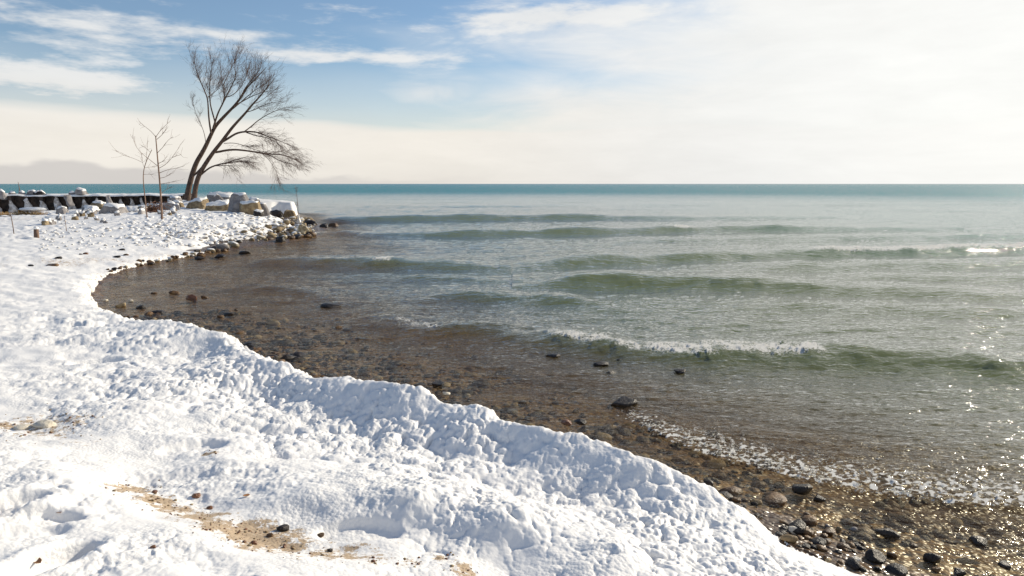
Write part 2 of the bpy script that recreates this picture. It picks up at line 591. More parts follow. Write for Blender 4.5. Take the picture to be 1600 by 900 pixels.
def mat_ground():
    m, t, o = material('wet shore gravel')
    g = t.node('ShaderNodeNewGeometry')
    pos = g.outputs['Position']
    v = t.node('ShaderNodeTexVoronoi')
    t.l.new(pos, v.inputs['Vector'])
    v.inputs['Scale'].default_value = 24
    v2 = t.node('ShaderNodeTexVoronoi', feature='F1')
    t.l.new(pos, v2.inputs['Vector'])
    v2.inputs['Scale'].default_value = 11
    sx = t.node('ShaderNodeSeparateXYZ')
    t.l.new(v.outputs['Color'], sx.inputs[0])
    col = t.mix(sx.outputs[0], (0.10, 0.052, 0.020), (0.40, 0.235, 0.085))
    sx2 = t.node('ShaderNodeSeparateXYZ')
    t.l.new(v2.outputs['Color'], sx2.inputs[0])
    col = t.mix(t.ramp(sx2.outputs[1], .80, .9, 0, .75), col, (0.42, 0.30, 0.15))
    col = t.mix(t.ramp(t.noise(pos, .9, 5, .6), .42, .68, 0, .75), col, (0.10, 0.06, 0.035))
    h = t.m('ADD', t.m('MULTIPLY', v.outputs['Distance'], -1), t.m('MULTIPLY', v2.outputs['Distance'], -1.2))
    sz = t.node('ShaderNodeSeparateXYZ')
    t.l.new(pos, sz.inputs[0])
    col = t.mix(t.ramp(sz.outputs[2], -.03, .03, 0, .6), col, (0.035, 0.02, 0.014))
    nm = bump(t, h, .8, .02)
    s = principled(t, col, t.ramp(t.noise(pos, 7, 3), .3, .7, .18, .5), nm)
    t.l.new(s, o.inputs[0])
    return m


def mat_water():
    m, t, o = material('lake water')
    g = t.node('ShaderNodeNewGeometry')
    pos = g.outputs['Position']
    depth, foam, off = t.attr('depth'), t.attr('foam'), t.attr('offshore')
    # wavelets too small for the mesh
    w1 = t.noise(t.vmap(pos, (1.0, 2.2, 1), rot=(0, 0, R(-14))), 5.5, 4, .62, .4)
    w2 = t.noise(t.vmap(pos, (1.0, 2.6, 1), rot=(0, 0, R(9))), 1.5, 4, .6, .0)
    w3 = t.noise(t.vmap(pos, (.5, 1.6, 1)), .45, 4, .6, .0)
    far = t.ramp(off, 12, 170)
    nm = bump(t, w1, .8, .03)
    nm = bump(t, w2, t.mixf(far, .40, .7), .11, nm)
    nm = bump(t, w3, t.mixf(far, .0, 1.0), .6, nm)
    dot = t.node('ShaderNodeVectorMath', operation='DOT_PRODUCT')
    t.l.new(nm, dot.inputs[0])
    t.l.new(g.outputs['Incoming'], dot.inputs[1])
    cs = t.m('SUBTRACT', 1.0, t.m('ABSOLUTE', dot.outputs['Value']), clamp=True)
    fres = t.m('MULTIPLY_ADD', t.m('POWER', cs, 5.0), .97, .03)       # Schlick, the same from either side
    shore = t.ramp(depth, .12, .60, .50, 1.45)
    refl = t.m('MULTIPLY', fres, t.mixf(far, shore, .75), clamp=True)
    gl = t.node('ShaderNodeBsdfGlossy')
    t.put(gl.inputs['Roughness'], t.mixf(far, .08, .25))
    t.l.new(nm, gl.inputs['Normal'])
    # body of the water: clear in the shallows, silty olive, then blue green out in the lake
    body = t.mix(t.ramp(depth, .15, .75), (0.135, 0.082, 0.038), (0.175, 0.20, 0.08))
    body = t.mix(t.ramp(off, 12, 42), body, (0.085, 0.26, 0.185))
    body = t.mix(t.ramp(off, 18, 130), body, (0.0, 0.205, 0.225))
    # light scattered inside the water hardly depends on the slope of a wavelet, so the body is shaded as a level surface
    df = t.node('ShaderNodeBsdfDiffuse')
    t.put(df.inputs[0], body)
    up = t.comb(0, 0, 1)
    t.l.new(up, df.inputs['Normal'])
    bd = df
    tr = t.node('ShaderNodeBsdfTransparent')
    t.put(tr.inputs[0], (0.86, 0.84, 0.76))
    turb = t.m('SUBTRACT', 1.0, t.m('POWER', 2.718, t.m('MULTIPLY', depth, -1.6)))
    a = t.node('ShaderNodeMixShader')
    t.put(a.inputs[0], turb)
    t.l.new(tr.outputs[0], a.inputs[1])
    t.l.new(bd.outputs[0], a.inputs[2])
    b = t.node('ShaderNodeMixShader')
    t.put(b.inputs[0], refl)
    t.l.new(a.outputs[0], b.inputs[1])
    t.l.new(gl.outputs[0], b.inputs[2])
    # foam
    fn = t.noise(pos, 34, 5, .75)
    ff = t.ramp(t.m('ADD', foam, t.m('MULTIPLY', t.m('SUBTRACT', fn, .5), 2.2)), .40, .80)
    fd = t.node('ShaderNodeBsdfDiffuse')
    t.put(fd.inputs[0], (0.86, 0.84, 0.78))
    ft = t.node('ShaderNodeBsdfTranslucent')
    t.put(ft.inputs[0], (0.86, 0.82, 0.72))
    t.l.new(up, fd.inputs['Normal'])
    fsm = t.node('ShaderNodeMixShader')
    fsm.inputs[0].default_value = .12
    t.l.new(fd.outputs[0], fsm.inputs[1])
    t.l.new(ft.outputs[0], fsm.inputs[2])
    fs = fsm.outputs[0]
    c = t.node('ShaderNodeMixShader')
    t.put(c.inputs[0], ff)
    t.l.new(b.outputs[0], c.inputs[1])
    t.l.new(fs, c.inputs[2])
    t.l.new(c.outputs[0], o.inputs[0])
    return m


def mat_stone(name, c1, c2, rough=.75, snow=0.0, scale=9.0, dark=(0.05, 0.04, 0.035)):
    m, t, o = material(name)
    tcn = t.node('ShaderNodeTexCoord')
    oi = t.node('ShaderNodeObjectInfo')
    pos = t.node('ShaderNodeNewGeometry').outputs['Position']
    n = t.noise(pos, scale, 6, .65)
    col = t.mix(t.ramp(n, .35, .68), c1, c2)
    col = t.mix(t.m('MULTIPLY', oi.outputs['Random'], .55), col, dark)
    col = t.mix(t.ramp(t.noise(pos, scale * .4, 4, .6), .6, .75, 0, .6), col, dark)
    if snow > 0:
        g = t.node('ShaderNodeNewGeometry')
        sp = t.node('ShaderNodeSeparateXYZ')
        t.l.new(g.outputs['Normal'], sp.inputs[0])
        f = t.ramp(t.m('ADD', sp.outputs[2], t.m('MULTIPLY', t.m('SUBTRACT', t.noise(pos, 6, 4, .6), .5), .9)), .75 - snow, .95 - snow)
        col = t.mix(f, col, SNOW_C)
    nm = bump(t, t.m('ADD', n, t.m('MULTIPLY', t.noise(pos, scale * 5, 3, .6), .4)), .6, .05)
    s = principled(t, col, rough, nm, **{'Specular IOR Level': .3})
    t.l.new(s, o.inputs[0])
    return m


def mat_bark(name, c1, c2, snowy=False):
    m, t, o = material(name)
    pos = t.node('ShaderNodeNewGeometry').outputs['Position']
    n = t.noise(t.vmap(pos, (1, 1, .25)), 14, 5, .65)
    col = t.mix(t.ramp(n, .35, .65), c1, c2)
    t.l.new(principled(t, col, .85, bump(t, n, .8, .03)), o.inputs[0])
    return m


def mat_plain(name, c1, c2, rough=.8, scale=8, **kw):
    m, t, o = material(name)
    pos = t.node('ShaderNodeNewGeometry').outputs['Position']
    n = t.noise(pos, scale, 5, .6)
    t.l.new(principled(t, t.mix(t.ramp(n, .35, .65), c1, c2), rough, bump(t, n, .5, .03), **kw), o.inputs[0])
    return m


M_SNOW, M_GROUND, M_WATER = mat_snow(), mat_ground(), mat_water()

# ------------------------------------------------------------------ ground under shore and lake
an_c = np.concatenate([np.linspace(R(-85), R(-42), 30)[:-1], np.linspace(R(-42), R(42), 320), np.linspace(R(42), R(85), 30)[1:]])
rs_g = np.concatenate([np.linspace(.6, 3, 20)[:-1], np.geomspace(3, 30, 250)[:-1], np.geomspace(30, 110, 60)[:-1], np.geomspace(110, 12000, 14)])
gx, gy = polar(rs_g, an_c)
gd = coarse(rs_g, an_c, sdf, 3)
gz = ground_h(gx, gy, gd) + np.where(np.hypot(gx, gy) < 25, .010 * fbm(gx * 5, gy * 5, 3, 77), 0)
gz = np.where(gd > 1.2, gz - .04, gz)
link('ground', grid_mesh('ground', gx, gy, gz), M_GROUND, kind='structure', label='brown wet gravel shore running down under the lake')

# ------------------------------------------------------------------ finding the surface along a photo direction
def surf(x, y):
    d = sdf(x, y)
    sh, _ = snow_h(x, y, d, top_base(x, y), pl_dist(x, y, TROUGH), pl_dist(x, y, POINT_EDGE))
    g = ground_h(x, y, d)
    return np.where(d > -.3, np.maximum(sh, g), g)


def hits(pts, water=False):
    pts = np.array(pts, float)
    ts = np.geomspace(2.0, 62, 420)
    dirs = np.array([ray(a, b)[:] for a, b in pts])
    k = ts[None, :] / dirs[:, 1:2]
    x, y, z = dirs[:, :1] * k, dirs[:, 1:2] * k, CAM_Z + dirs[:, 2:] * k
    h = surf(x.ravel(), y.ravel()).reshape(x.shape)
    if water:
        h = np.maximum(h, 0.0)
    below = z < h
    i = np.where(below.any(1), below.argmax(1), len(ts) - 1)
    j = np.arange(len(pts))
    i0 = np.maximum(i - 1, 0)
    a, b = (z - h)[j, i0], (z - h)[j, i]
    f = np.clip(a / np.maximum(a - b, 1e-6), 0, 1)
    return [Vector((x[q, i0[q]] * (1 - f[q]) + x[q, i[q]] * f[q], y[q, i0[q]] * (1 - f[q]) + y[q, i[q]] * f[q], h[q, i0[q]] * (1 - f[q]) + h[q, i[q]] * f[q])) for q in range(len(pts))]


def scale_at(p):                                   # metres per photo pixel at a point
    return (p.y * math.cos(PITCH) - (p.z - CAM_Z) * math.sin(PITCH)) / FPX


# ------------------------------------------------------------------ snow
an_s = np.concatenate([np.linspace(R(-85), R(-41), 40)[:-1], np.linspace(R(-41), R(41), 1020), np.linspace(R(41), R(70), 16)[1:]])
rl = [0.7]
while rl[-1] < 66:
    r_ = rl[-1]
    rl.append(r_ + (max(.03, .0) if r_ < 2.3 else min(.8 * r_ * r_ / (1.8 * 683), (.0034 if r_ < 9 else .0062) * r_)))
rl = np.array(rl)
sx_, sy_ = polar(rl, an_s)
sdist = coarse(rl, an_s, sdf, 4)
cand = sdist > -.35
sbase = coarse(rl, an_s, top_base, 5)
sdt = coarse(rl, an_s, lambda a, b: pl_dist(a, b, TROUGH), 4)
sdp = coarse(rl, an_s, lambda a, b: pl_dist(a, b, POINT_EDGE), 5)
sdpa = coarse(rl, an_s, lambda a, b: pl_dist(a, b, PATH), 5)
sz_ = np.full(sx_.shape, -1.0)
bare_ = np.zeros(sx_.shape)
zz_, bb_ = snow_h(sx_[cand], sy_[cand], sdist[cand], sbase[cand], sdt[cand], sdp[cand])
sz_[cand], bare_[cand] = zz_, bb_
gg_ = np.full(sx_.shape, 9.0)
gg_[cand] = ground_h(sx_[cand], sy_[cand], sdist[cand])
keep = cand & (sz_ > gg_ - .04)
sand_ = np.zeros(sx_.shape)
kx, ky = sx_[keep], sy_[keep]
dtr = sdt[keep]
sand = .55 * np.exp(-(dtr / .24) ** 2) * np.clip(.66 + 1.2 * fbm(kx * 1.1, ky * 1.1, 3, 91), 0, 1.15)
dpa = sdpa[keep]
sand = np.maximum(sand, .52 * np.exp(-(dpa / 1.1) ** 2) * np.clip(.7 + .9 * fbm(kx * .35, ky * .8, 3, 92), 0, 1.1))
far_shore = (np.hypot(kx, ky) > 14) & (ky > 12)
sand = np.maximum(sand, np.where(far_shore, .46 * sstep(.5, .05, sdist[keep] + .15 * fbm(kx, ky, 3, 93)), 0))
SPOTS = ((60, 664, .42, .66), (120, 655, .25, .6), (415, 845, .20, 1.1), (385, 835, .20, 1.1), (350, 824, .18, .95), (310, 808, .18, 1.0), (270, 795, .14, .9), (205, 766, .16, .95), (240, 780, .14, .9), (455, 856, .14, .85), (510, 868, .14, .7), (690, 872, .10, .7), (725, 892, .10, .85), (325, 709, .06, .9), (640, 880, .08, .6), (580, 878, .08, .55), (60, 330, 2.0, .4), (30, 342, 2.0, .5))
for (px, py, w, a), q in zip(SPOTS, hits([(q_[0], q_[1]) for q_ in SPOTS])):
    sand = np.maximum(sand, a * np.exp(-((kx - q.x) ** 2 + (ky - q.y) ** 2) / w ** 2))
sand_[keep] = sand
link('snow', grid_mesh('snow', sx_, sy_, sz_, keep, {'sand': sand_}), M_SNOW, kind='structure', label='lumpy snow and shore ice covering the beach and the point')

# ------------------------------------------------------------------ water
# crest lines: photo points at the crest, height, length of front and back, foam stretches (x range, amount)
WAVES = [
    ([(440, 343), (520, 341), (700, 338), (900, 337), (1060, 337), (1300, 335)], .27, 1.1, 3.2, [(440, .2), (540, 1), (900, 1), (1060, .6), (1300, .35)], []),
    ([(560, 362), (700, 362), (850, 359), (1000, 357), (1150, 354), (1300, 354), (1500, 352)], .24, .85, 2.4, [(560, .2), (720, .8), (1000, 1), (1250, .9), (1350, .5), (1500, .4)], [(1035, 1090, 1.3)]),
    ([(780, 410), (880, 404), (1000, 399), (1150, 395), (1280, 391), (1450, 388), (1650, 383)], .21, .6, 1.9, [(780, .15), (900, .8), (1150, .8), (1280, 1), (1650, 1)], [(1265, 1700, 1.35)]),
    ([(400, 402), (470, 404), (560, 406), (640, 408), (720, 411), (800, 414)], .18, .55, 1.6, [(400, .2), (450, .7), (560, 1), (690, .8), (800, .2)], [(575, 612, 1.1)]),
    ([(800, 436), (900, 433), (1000, 433), (1100, 435), (1250, 440), (1400, 446), (1600, 452)], .19, .58, 1.7, [(800, .2), (900, .85), (1000, 1), (1150, .9), (1300, .6), (1600, .45)], []),
    ([(540, 488), (600, 498), (680, 507), (760, 513), (840, 520), (920, 532), (1000, 541), (1100, 547), (1260, 549), (1350, 549), (1450, 553), (1600, 566), (1700, 580)], .12, .46, .85, [(540, 0), (600, .55), (800, .8), (1000, .9), (1260, 1.3), (1400, 1.1), (1600, .8)], [(598, 690, .62), (850, 1000, .85), (1000, 1285, 1.08)]),
    ([(640, 461), (700, 458), (800, 461), (900, 466), (960, 470)], .09, .45, .8, [(640, 0), (720, .8), (880, 1), (960, 0)], []),
    ([(300, 436), (380, 446), (440, 449), (490, 455), (540, 462)], .07, .3, .6, [(320, 0), (400, .7), (470, 1), (530, 0)], [(385, 425, .4), (455, 480, .5)]),
    ([(1280, 430), (1400, 430), (1600, 434), (1700, 436)], .10, .6, 1.2, [(1280, 0), (1400, .8), (1700, 1)], []),
    ([(460, 364), (500, 362), (545, 362), (600, 366)], .13, .6, 1.4, [(460, .6), (530, 1), (600, 0)], [(480, 515, .8)]),
    ([(620, 322), (900, 319), (1200, 318), (1650, 318)], .12, 1.6, 5.0, [(620, .1), (900, .8), (1300, 1), (1650, .8)], []),
    ([(900, 374), (1100, 372), (1300, 369), (1650, 366)], .12, .8, 2.0, [(900, .1), (1100, .8), (1650, 1)], []),
    ([(1050, 416), (1250, 412), (1450, 410), (1650, 408)], .12, .6, 1.5, [(1050, .1), (1250, .8), (1650, 1)], []),
    ([(560, 430), (700, 432), (820, 436)], .07, .4, 1.0, [(560, .1), (700, 1), (820, .2)], []),
    ([(1000, 470), (1200, 474), (1400, 478), (1700, 486)], .06, .5, 1.0, [(1000, 0), (1200, .7), (1700, 1)], []),
]
SWASH = [(930, 640), (1000, 664), (1050, 690), (1100, 705), (1180, 726), (1250, 744), (1330, 762), (1400, 774), (1500, 786), (1600, 794), (1750, 810)]


def waves(x, y):
    r = np.hypot(x, y)
    h = np.zeros(x.shape)
    foam = np.zeros(x.shape)
    face = np.zeros(x.shape)
    for pts, amp, lf, lb, prof, foams in WAVES:
        amp = amp * 1.2
        P = [U(a, b, amp * .66) for a, b in pts]
        xs = np.array([p.x for p in P])
        ys = np.array([p.y for p in P])
        px = np.array([a for a, b in pts], float)
        wob = .10 * lb * fbm(x * .9 / lb, x * 0 + amp * 37, 3, int(amp * 100))
        yc = np.interp(x, xs, ys) + wob
        slope = np.interp(x, xs, np.gradient(ys, xs))
        s = (yc - y) / np.sqrt(1 + slope ** 2)
        ppx = np.interp(x, xs, px)
        a = amp * np.interp(ppx, [q[0] for q in prof], [q[1] for q in prof])
        inr = (x > xs[0]) & (x < xs[-1]) | ((x >= xs[-1]) & (px[-1] > 1590))
        a = np.where(inr, a, 0) * (1 + .30 * fbm(x * .8 / lb, y * 0 + 3.3, 2, 7))
        prof_h = np.where(s < 0, np.exp(-(s / lb) ** 2), np.exp(-(s / lf) ** 2) - .22 * np.exp(-((s - 1.9 * lf) / lf) ** 2))
        h += a * prof_h
        for f0, f1, fa in foams:
            w = sstep(f0 - 12, f0 + 25, ppx) * sstep(f1 + 8, f1 - 8, ppx)
            near = np.exp(-(np.minimum(s + .10 * lf, 0) / (.45 * lb)) ** 2) * np.exp(-(np.maximum(s - .1 * lf, 0) / (.45 * lf)) ** 2)
            patch = .75 + .5 * fbm(x * 4 / lb, y * 4 / lb, 3, 19)
            foam = np.maximum(foam, fa * w * near * np.clip(patch, 0, 1.2) * inr)
    # swash sheet running up the shallows
    P = [U(a, b, .03) for a, b in SWASH]
    xs = np.array([p.x for p in P])
    ys = np.array([p.y for p in P])
    yc = np.interp(x, xs, ys) + .05 * fbm(x * 3, x * 0 + 1.7, 3, 55)
    s = (yc - y) * .8
    gate = sstep(xs[0], xs[2], x)
    h += .045 * gate * np.where(s < 0, np.exp(-(s / 1.3) ** 2), np.exp(-(s / .07) ** 2))
    sw = np.where(s < 0, np.exp(-((s + .10) / .42) ** 2), np.exp(-(s / .04) ** 2)) * gate
    speck = np.clip((fbm(x * 16, y * 20, 3, 56) + .22) * 1.5, 0, 1)
    foam = np.maximum(foam, 1.1 * sw * speck)
    # chop
    k = np.clip((r - 3) / 8, .4, 1)
    ux, uy = x * math.cos(.22) + y * math.sin(.22), -x * math.sin(.22) + y * math.cos(.22)
    chop = np.where(r < 140, .030 * k * fbm(ux * .55, uy * 1.5, 3, 71), 0)
    rid = 1 - np.abs(fbm(ux * 1.7 + .3 * perlin(x, y, 70), uy * 4.2, 3, 72))
    chop = chop + np.where(r < 45, .020 * np.clip(k, .5, 1) * (rid - .7), 0)
    vx, vy = x * math.cos(-.5) + y * math.sin(-.5), -x * math.sin(-.5) + y * math.cos(-.5)
    chop = chop + np.where(r < 16, .012 * (1 - np.abs(fbm(vx * 5, vy * 11, 2, 73))), 0)
    chop = chop + np.where((r > 40) & (r < 400), .10 * fbm(x * .05, y * .16, 3, 74) * sstep(40, 90, r), 0)
    h = h + chop
    h = h + np.where(foam > .2, foam * (.022 * fbm(x * 14, y * 14, 2, 75) + .016 * fbm(x * 32, y * 32, 2, 76)) * np.clip(r / 9, .35, 1.5), 0)
    return h, foam


an_w = np.concatenate([np.linspace(R(-85), R(-41), 24)[:-1], np.linspace(R(-41), R(41), 1000), np.linspace(R(41), R(85), 40)[1:]])
rl = [1.8]
while rl[-1] < 15000:
    r_ = rl[-1]
    rl.append(r_ + (min(1.0 * r_ * r_ / (2.4 * 683), .0060 * r_) if r_ < 14 else (.0075 * r_ if r_ < 75 else r_ * r_ / (2.4 * 683) * .8)))
rl = np.array(rl)
wx_, wy_ = polar(rl, an_w)
wd = coarse(rl, an_w, sdf, 4)
wk = wd < .75
wz_ = np.zeros(wx_.shape)
wf_ = np.zeros(wx_.shape)
wz_[wk], wf_[wk] = waves(wx_[wk], wy_[wk])
wg_ = np.full(wx_.shape, 5.0)
wg_[wk] = ground_h(wx_[wk], wy_[wk], wd[wk])
damp = np.clip(.25 + np.maximum(-wg_, 0) * 4, 0, 1)
wz_ = np.where(wz_ > 0, wz_ * np.maximum(damp, .55), wz_ * damp)
wkeep = wk & (wg_ < wz_ + .05)
link('water', grid_mesh('water', wx_, wy_, wz_, wkeep, {'depth': np.clip(wz_ - wg_, 0, 5), 'foam': wf_, 'offshore': np.clip(-wd, 0, 2000)}), M_WATER, kind='structure', label='lake water with low green waves rolling in')

print('terrain done', len(bpy.data.meshes['snow'].polygons), len(bpy.data.meshes['water'].polygons))
#NEXT
# ------------------------------------------------------------------ stones
import bmesh
_ICO = {}


def ico(sub):
    if sub not in _ICO:
        bm = bmesh.new()
        bmesh.ops.create_icosphere(bm, subdivisions=sub, radius=1)
        v = np.array([q.co[:] for q in bm.verts])
        f = np.array([[q.index for q in fc.verts] for fc in bm.faces])
        bm.free()
        _ICO[sub] = (v, f)
    return _ICO[sub]


_SC = {}


def stone_co(sub, seed, cuts=9, deep=.35, rough=.05):
    key = (sub, seed, cuts, deep, rough)
    if key not in _SC:
        _SC[key] = stone_new(sub, seed, cuts, deep, rough)
    return _SC[key]


def stone_new(sub, seed, cuts=9, deep=.35, rough=.05):
    rng = np.random.RandomState(seed)
    v, f = ico(sub)
    v = v.copy() * 1.15
    for _ in range(cuts):
        n = rng.normal(size=3)
        n /= np.linalg.norm(n)
        lim = 1 - deep * rng.uniform(.35, 1)
        e = v @ n - lim
        v = v - np.where(e > 0, e, 0)[:, None] * n * .94
    v *= (1 + rough * (perlin(v[:, 0] * 2.3 + seed, v[:, 1] * 2.3 + v[:, 2] * 1.7, 3) + .5 * perlin(v[:, 0] * 5 + seed, v[:, 2] * 5 + v[:, 1] * 3, 4)))[:, None]
    v -= v.min(0) * .5 + v.max(0) * .5
    v /= np.abs(v).max(0)
    return v, f


def stone_mesh(name, sub, seed, **kw):
    v, f = stone_co(sub, seed, **kw)
    return raw_mesh(name, v, f)


M_ST_SNOWY = mat_stone('stone under snow', (0.36, 0.33, 0.29), (0.54, 0.49, 0.42), snow=.85, dark=(.2, .17, .15))
M_ST_TAN = mat_stone('tan limestone', (0.20, 0.14, 0.075), (0.44, 0.34, 0.20), dark=(0.09, 0.065, 0.04), scale=5)
M_ST_GREY = mat_stone('pale grey limestone', (0.22, 0.205, 0.205), (0.42, 0.39, 0.37), dark=(0.11, 0.10, 0.10), scale=4)
M_ST_ICY = mat_stone('stone glazed with ice', (0.28, 0.22, 0.13), (0.58, 0.50, 0.35), rough=.4, snow=.08, dark=(0.10, 0.075, 0.05))
M_ST_BROWN = mat_stone('wet brown stone', (0.07, 0.036, 0.018), (0.22, 0.125, 0.05), rough=.45, dark=(0.03, 0.018, 0.012))
M_ST_DARK = mat_stone('wet dark stone', (0.018, 0.015, 0.014), (0.06, 0.045, 0.035), rough=.38, dark=(0.012, 0.01, 0.01), scale=14)
M_ST_RUST = mat_stone('wet reddish stone', (0.16, 0.07, 0.035), (0.32, 0.15, 0.07), rough=.3, dark=(0.08, 0.04, 0.03))
M_ST_PALE = mat_stone('pale cream stone', (0.60, 0.54, 0.43), (0.74, 0.69, 0.60), rough=.6, dark=(0.45, 0.38, 0.28))
MATS = dict(snowy=M_ST_SNOWY, tan=M_ST_TAN, grey=M_ST_GREY, icy=M_ST_ICY, brown=M_ST_BROWN, dark=M_ST_DARK, rust=M_ST_RUST, pale=M_ST_PALE)
POOL = {}


def pooled(mk, k, sub=2):
    key = (mk, k, sub)
    if key not in POOL:
        me = stone_mesh('stone', sub, 100 + k * 7 + len(mk), deep=.42)
        me.materials.append(MATS[mk])
        POOL[key] = me
    return POOL[key]


def stone(name, me, loc, half, rz, tilt=(0, 0), **props):
    o = link(name, me, None, **props)
    o.location = loc
    o.scale = half
    o.rotation_euler = (tilt[0], tilt[1], rz)
    return o


rng = np.random.RandomState(21)
# --- rocks that break the water or lie on the wet gravel: photo x, foot y, width, height, material, label
WET = [
    (978, 640, 46, 27, 'dark', 'biggest dark wet rock standing alone in the shallows off the middle snow bank'),
    (298, 468, 22, 13, 'rust', 'orange brown rock, largest of the pair in the quiet cove'),
    (318, 466, 13, 8, 'brown', 'small brown rock touching the orange brown rock in the cove'),
    (270, 459, 18, 8, 'brown', 'low brown rock breaking the water left of the orange brown pair'),
    (239, 459, 10, 4, 'brown', 'tiny brown rock awash between the cove ice and the low brown rock'),
    (217, 481, 17, 8, 'dark', 'flat grey rock awash near the head of the cove'),
    (187, 478, 17, 8, 'tan', 'tan rock close to the snow at the head of the cove'),
    (163, 470, 9, 5, 'pale', 'pale pebble nearest the snow corner of the cove'),
    (203, 471, 9, 5, 'pale', 'small pale stone behind the tan rock in the cove head'),
    (516, 480, 34, 9, 'dark', 'long dark rock barely awash in open water of the cove mouth'),
    (355, 492, 17, 6, 'dark', 'dark stone in the row of three in the middle of the cove'),
    (342, 495, 12, 5, 'brown', 'yellow brown stone at the near end of the row of three'),
    (368, 485, 6, 5, 'brown', 'small upright stone at the far end of the row of three'),
    (527, 513, 15, 6, 'brown', 'lone brown stone awash below the long dark rock'),
    (940, 571, 27, 8, 'dark', 'upper dark rock of the close pair just inside the breaker'),
    (955, 585, 24, 9, 'dark', 'lower dark rock of the close pair just inside the breaker'),
    (968, 564, 10, 5, 'dark', 'little dark stone beside the upper rock of the pair inside the breaker'),
    (865, 558, 24, 6, 'dark', 'thin dark rock awash under the breaker left of the pair'),
    (1063, 582, 20, 6, 'dark', 'low dark rock awash right of the pair inside the breaker'),
    (684, 604, 22, 9, 'dark', 'dark stone awash a little way off the scalloped snow lip'),
    (697, 617, 14, 8, 'pale', 'ice whitened stone beside the dark stone off the snow lip'),
    (886, 663, 20, 8, 'rust', 'reddish flat stone by the snow edge below the biggest dark rock'),
    (908, 661, 22, 8, 'dark', 'dark flat stone touching the reddish stone by the snow edge'),
    (1022, 667, 12, 6, 'rust', 'red pebble where the swash foam begins'),
    (1108, 758, 18, 13, 'dark', 'dark stone against the snow edge before the corner'),
    (1258, 770, 42, 22, 'dark', 'large glistening dark rock off the snow corner'),
    (1281, 783, 24, 13, 'dark', 'smaller glistening rock at the foot of the large one off the snow corner'),
    (1241, 834, 25, 19, 'pale', 'cream white block lying on gravel beside the snow'),
    (1262, 806, 15, 8, 'brown', 'flat tan pebble between the cream block and the glistening rocks'),
    (1312, 830, 13, 13, 'tan', 'tan upright pebble nearest the cream block in the gravel'),
    (1336, 830, 14, 12, 'grey', 'grey pebble beside the tan upright pebble in the gravel'),
    (1294, 824, 11, 9, 'grey', 'small grey pebble between cream block and tan upright pebble'),
    (1392, 838, 46, 17, 'dark', 'long dark rock lying above the gravel pebbles'),
    (1372, 880, 40, 34, 'dark', 'tall dark rock with a tan flank near the snow end'),
    (1338, 884, 26, 20, 'pale', 'cream stone against the snow end beside the tall dark rock'),
    (1396, 872, 20, 16, 'brown', 'brown stone behind the flat black rock'),
    (1406, 899, 48, 20, 'dark', 'flat black rock at the bottom edge of the picture'),
    (1462, 878, 36, 24, 'dark', 'dark peaked rock right of the flat black rock'),
    (1466, 893, 20, 11, 'brown', 'brown stone just below the dark peaked rock'),
    (1502, 898, 24, 13, 'dark', 'dark stone at the bottom right of the brown stone'),
    (1536, 852, 34, 20, 'dark', 'dark glinting rock farthest right on the gravel'),
    (1576, 888, 26, 12, 'dark', 'low dark stone at the right edge of the gravel'),
    (1348, 852, 16, 9, 'brown', 'brown pebble below the grey pebble in the gravel'),
    (1430, 856, 18, 8, 'brown', 'flat brown pebble between long dark rock and peaked rock'),
]
for k, ((px, py, w, h, mk, lab), p) in enumerate(zip(WET, hits([(q[0], q[1]) for q in WET], True))):
    m = scale_at(p)
    me = stone_mesh('rock', 3 if w > 18 else 2, 300 + k, deep=.45)
    if px > 1200:
        w, h = w * .85, h * .85
    me.materials.append(MATS[mk])
    hw, hh = w * m * .46, h * m * .56
    stone('rock', me, (p.x, p.y + hw * .6, p.z + hh * .12), (hw, hw * rng.uniform(.7, .95), hh * .85), rng.uniform(-.4, .4), (rng.uniform(-.1, .1), rng.uniform(-.1, .1)), label=lab, category='rock')

# --- stones along the ice foot of the far shore, foot of the ice in the cove
pts = []
for k in range(70):
    t = rng.uniform(0, 1) ** .8
    xs = np.interp(t, [0, .12, .35, .6, .8, 1], [168, 210, 290, 350, 420, 492])
    ys = np.interp(t, [0, .12, .35, .6, .8, 1], [427, 416, 401, 391, 380, 371])
    pts.append((xs + rng.normal(0, 4), ys + rng.uniform(-5, 2.5) - (4 if t > .6 else 0)))
for k, ((px, py), p) in enumerate(zip(pts, hits(pts, True))):
    m = scale_at(p)
    w = rng.uniform(5, 11) * (1.25 if px > 330 else .85)
    mk = ('brown', 'brown', 'dark', 'icy', 'tan')[rng.randint(5)]
    s_ = w * m * .5
    stone('stone', pooled(mk, k % 5), (p.x, p.y, max(p.z, 0) + s_ * .25), (s_, s_ * rng.uniform(.7, 1), s_ * rng.uniform(.55, .9)), rng.uniform(0, 6.3), label='wet brown stone in the dark line where the far ice meets the cove', category='stone', group='stones at the ice foot of the cove')
NAMED = [(347, 391, 22, 13, 'grey', 'rounded grey stone, largest on the far ice foot of the cove'), (331, 393, 17, 10, 'dark', 'dark stone just left of the rounded grey stone on the ice foot'),
         (312, 401, 13, 8, 'brown', 'brown stone jutting from the ice foot midway along the cove'), (437, 378, 17, 11, 'dark', 'dark squarish stone at the water under the bare rubble'),
         (480, 371, 14, 9, 'dark', 'black rock at the very tip of the point'), (232, 412, 14, 7, 'brown', 'brown stone at the cove end of the ice foot'),
         (365, 386, 14, 9, 'icy', 'ice glazed stone right of the rounded grey stone'), (310, 405, 16, 5, 'dark', 'flat dark stone in the water below the ice foot'),
         (342, 402, 22, 6, 'dark', 'flat dark stone awash below the rounded grey stone'), (380, 396, 20, 5, 'dark', 'flat dark stone awash off the bare rubble')]
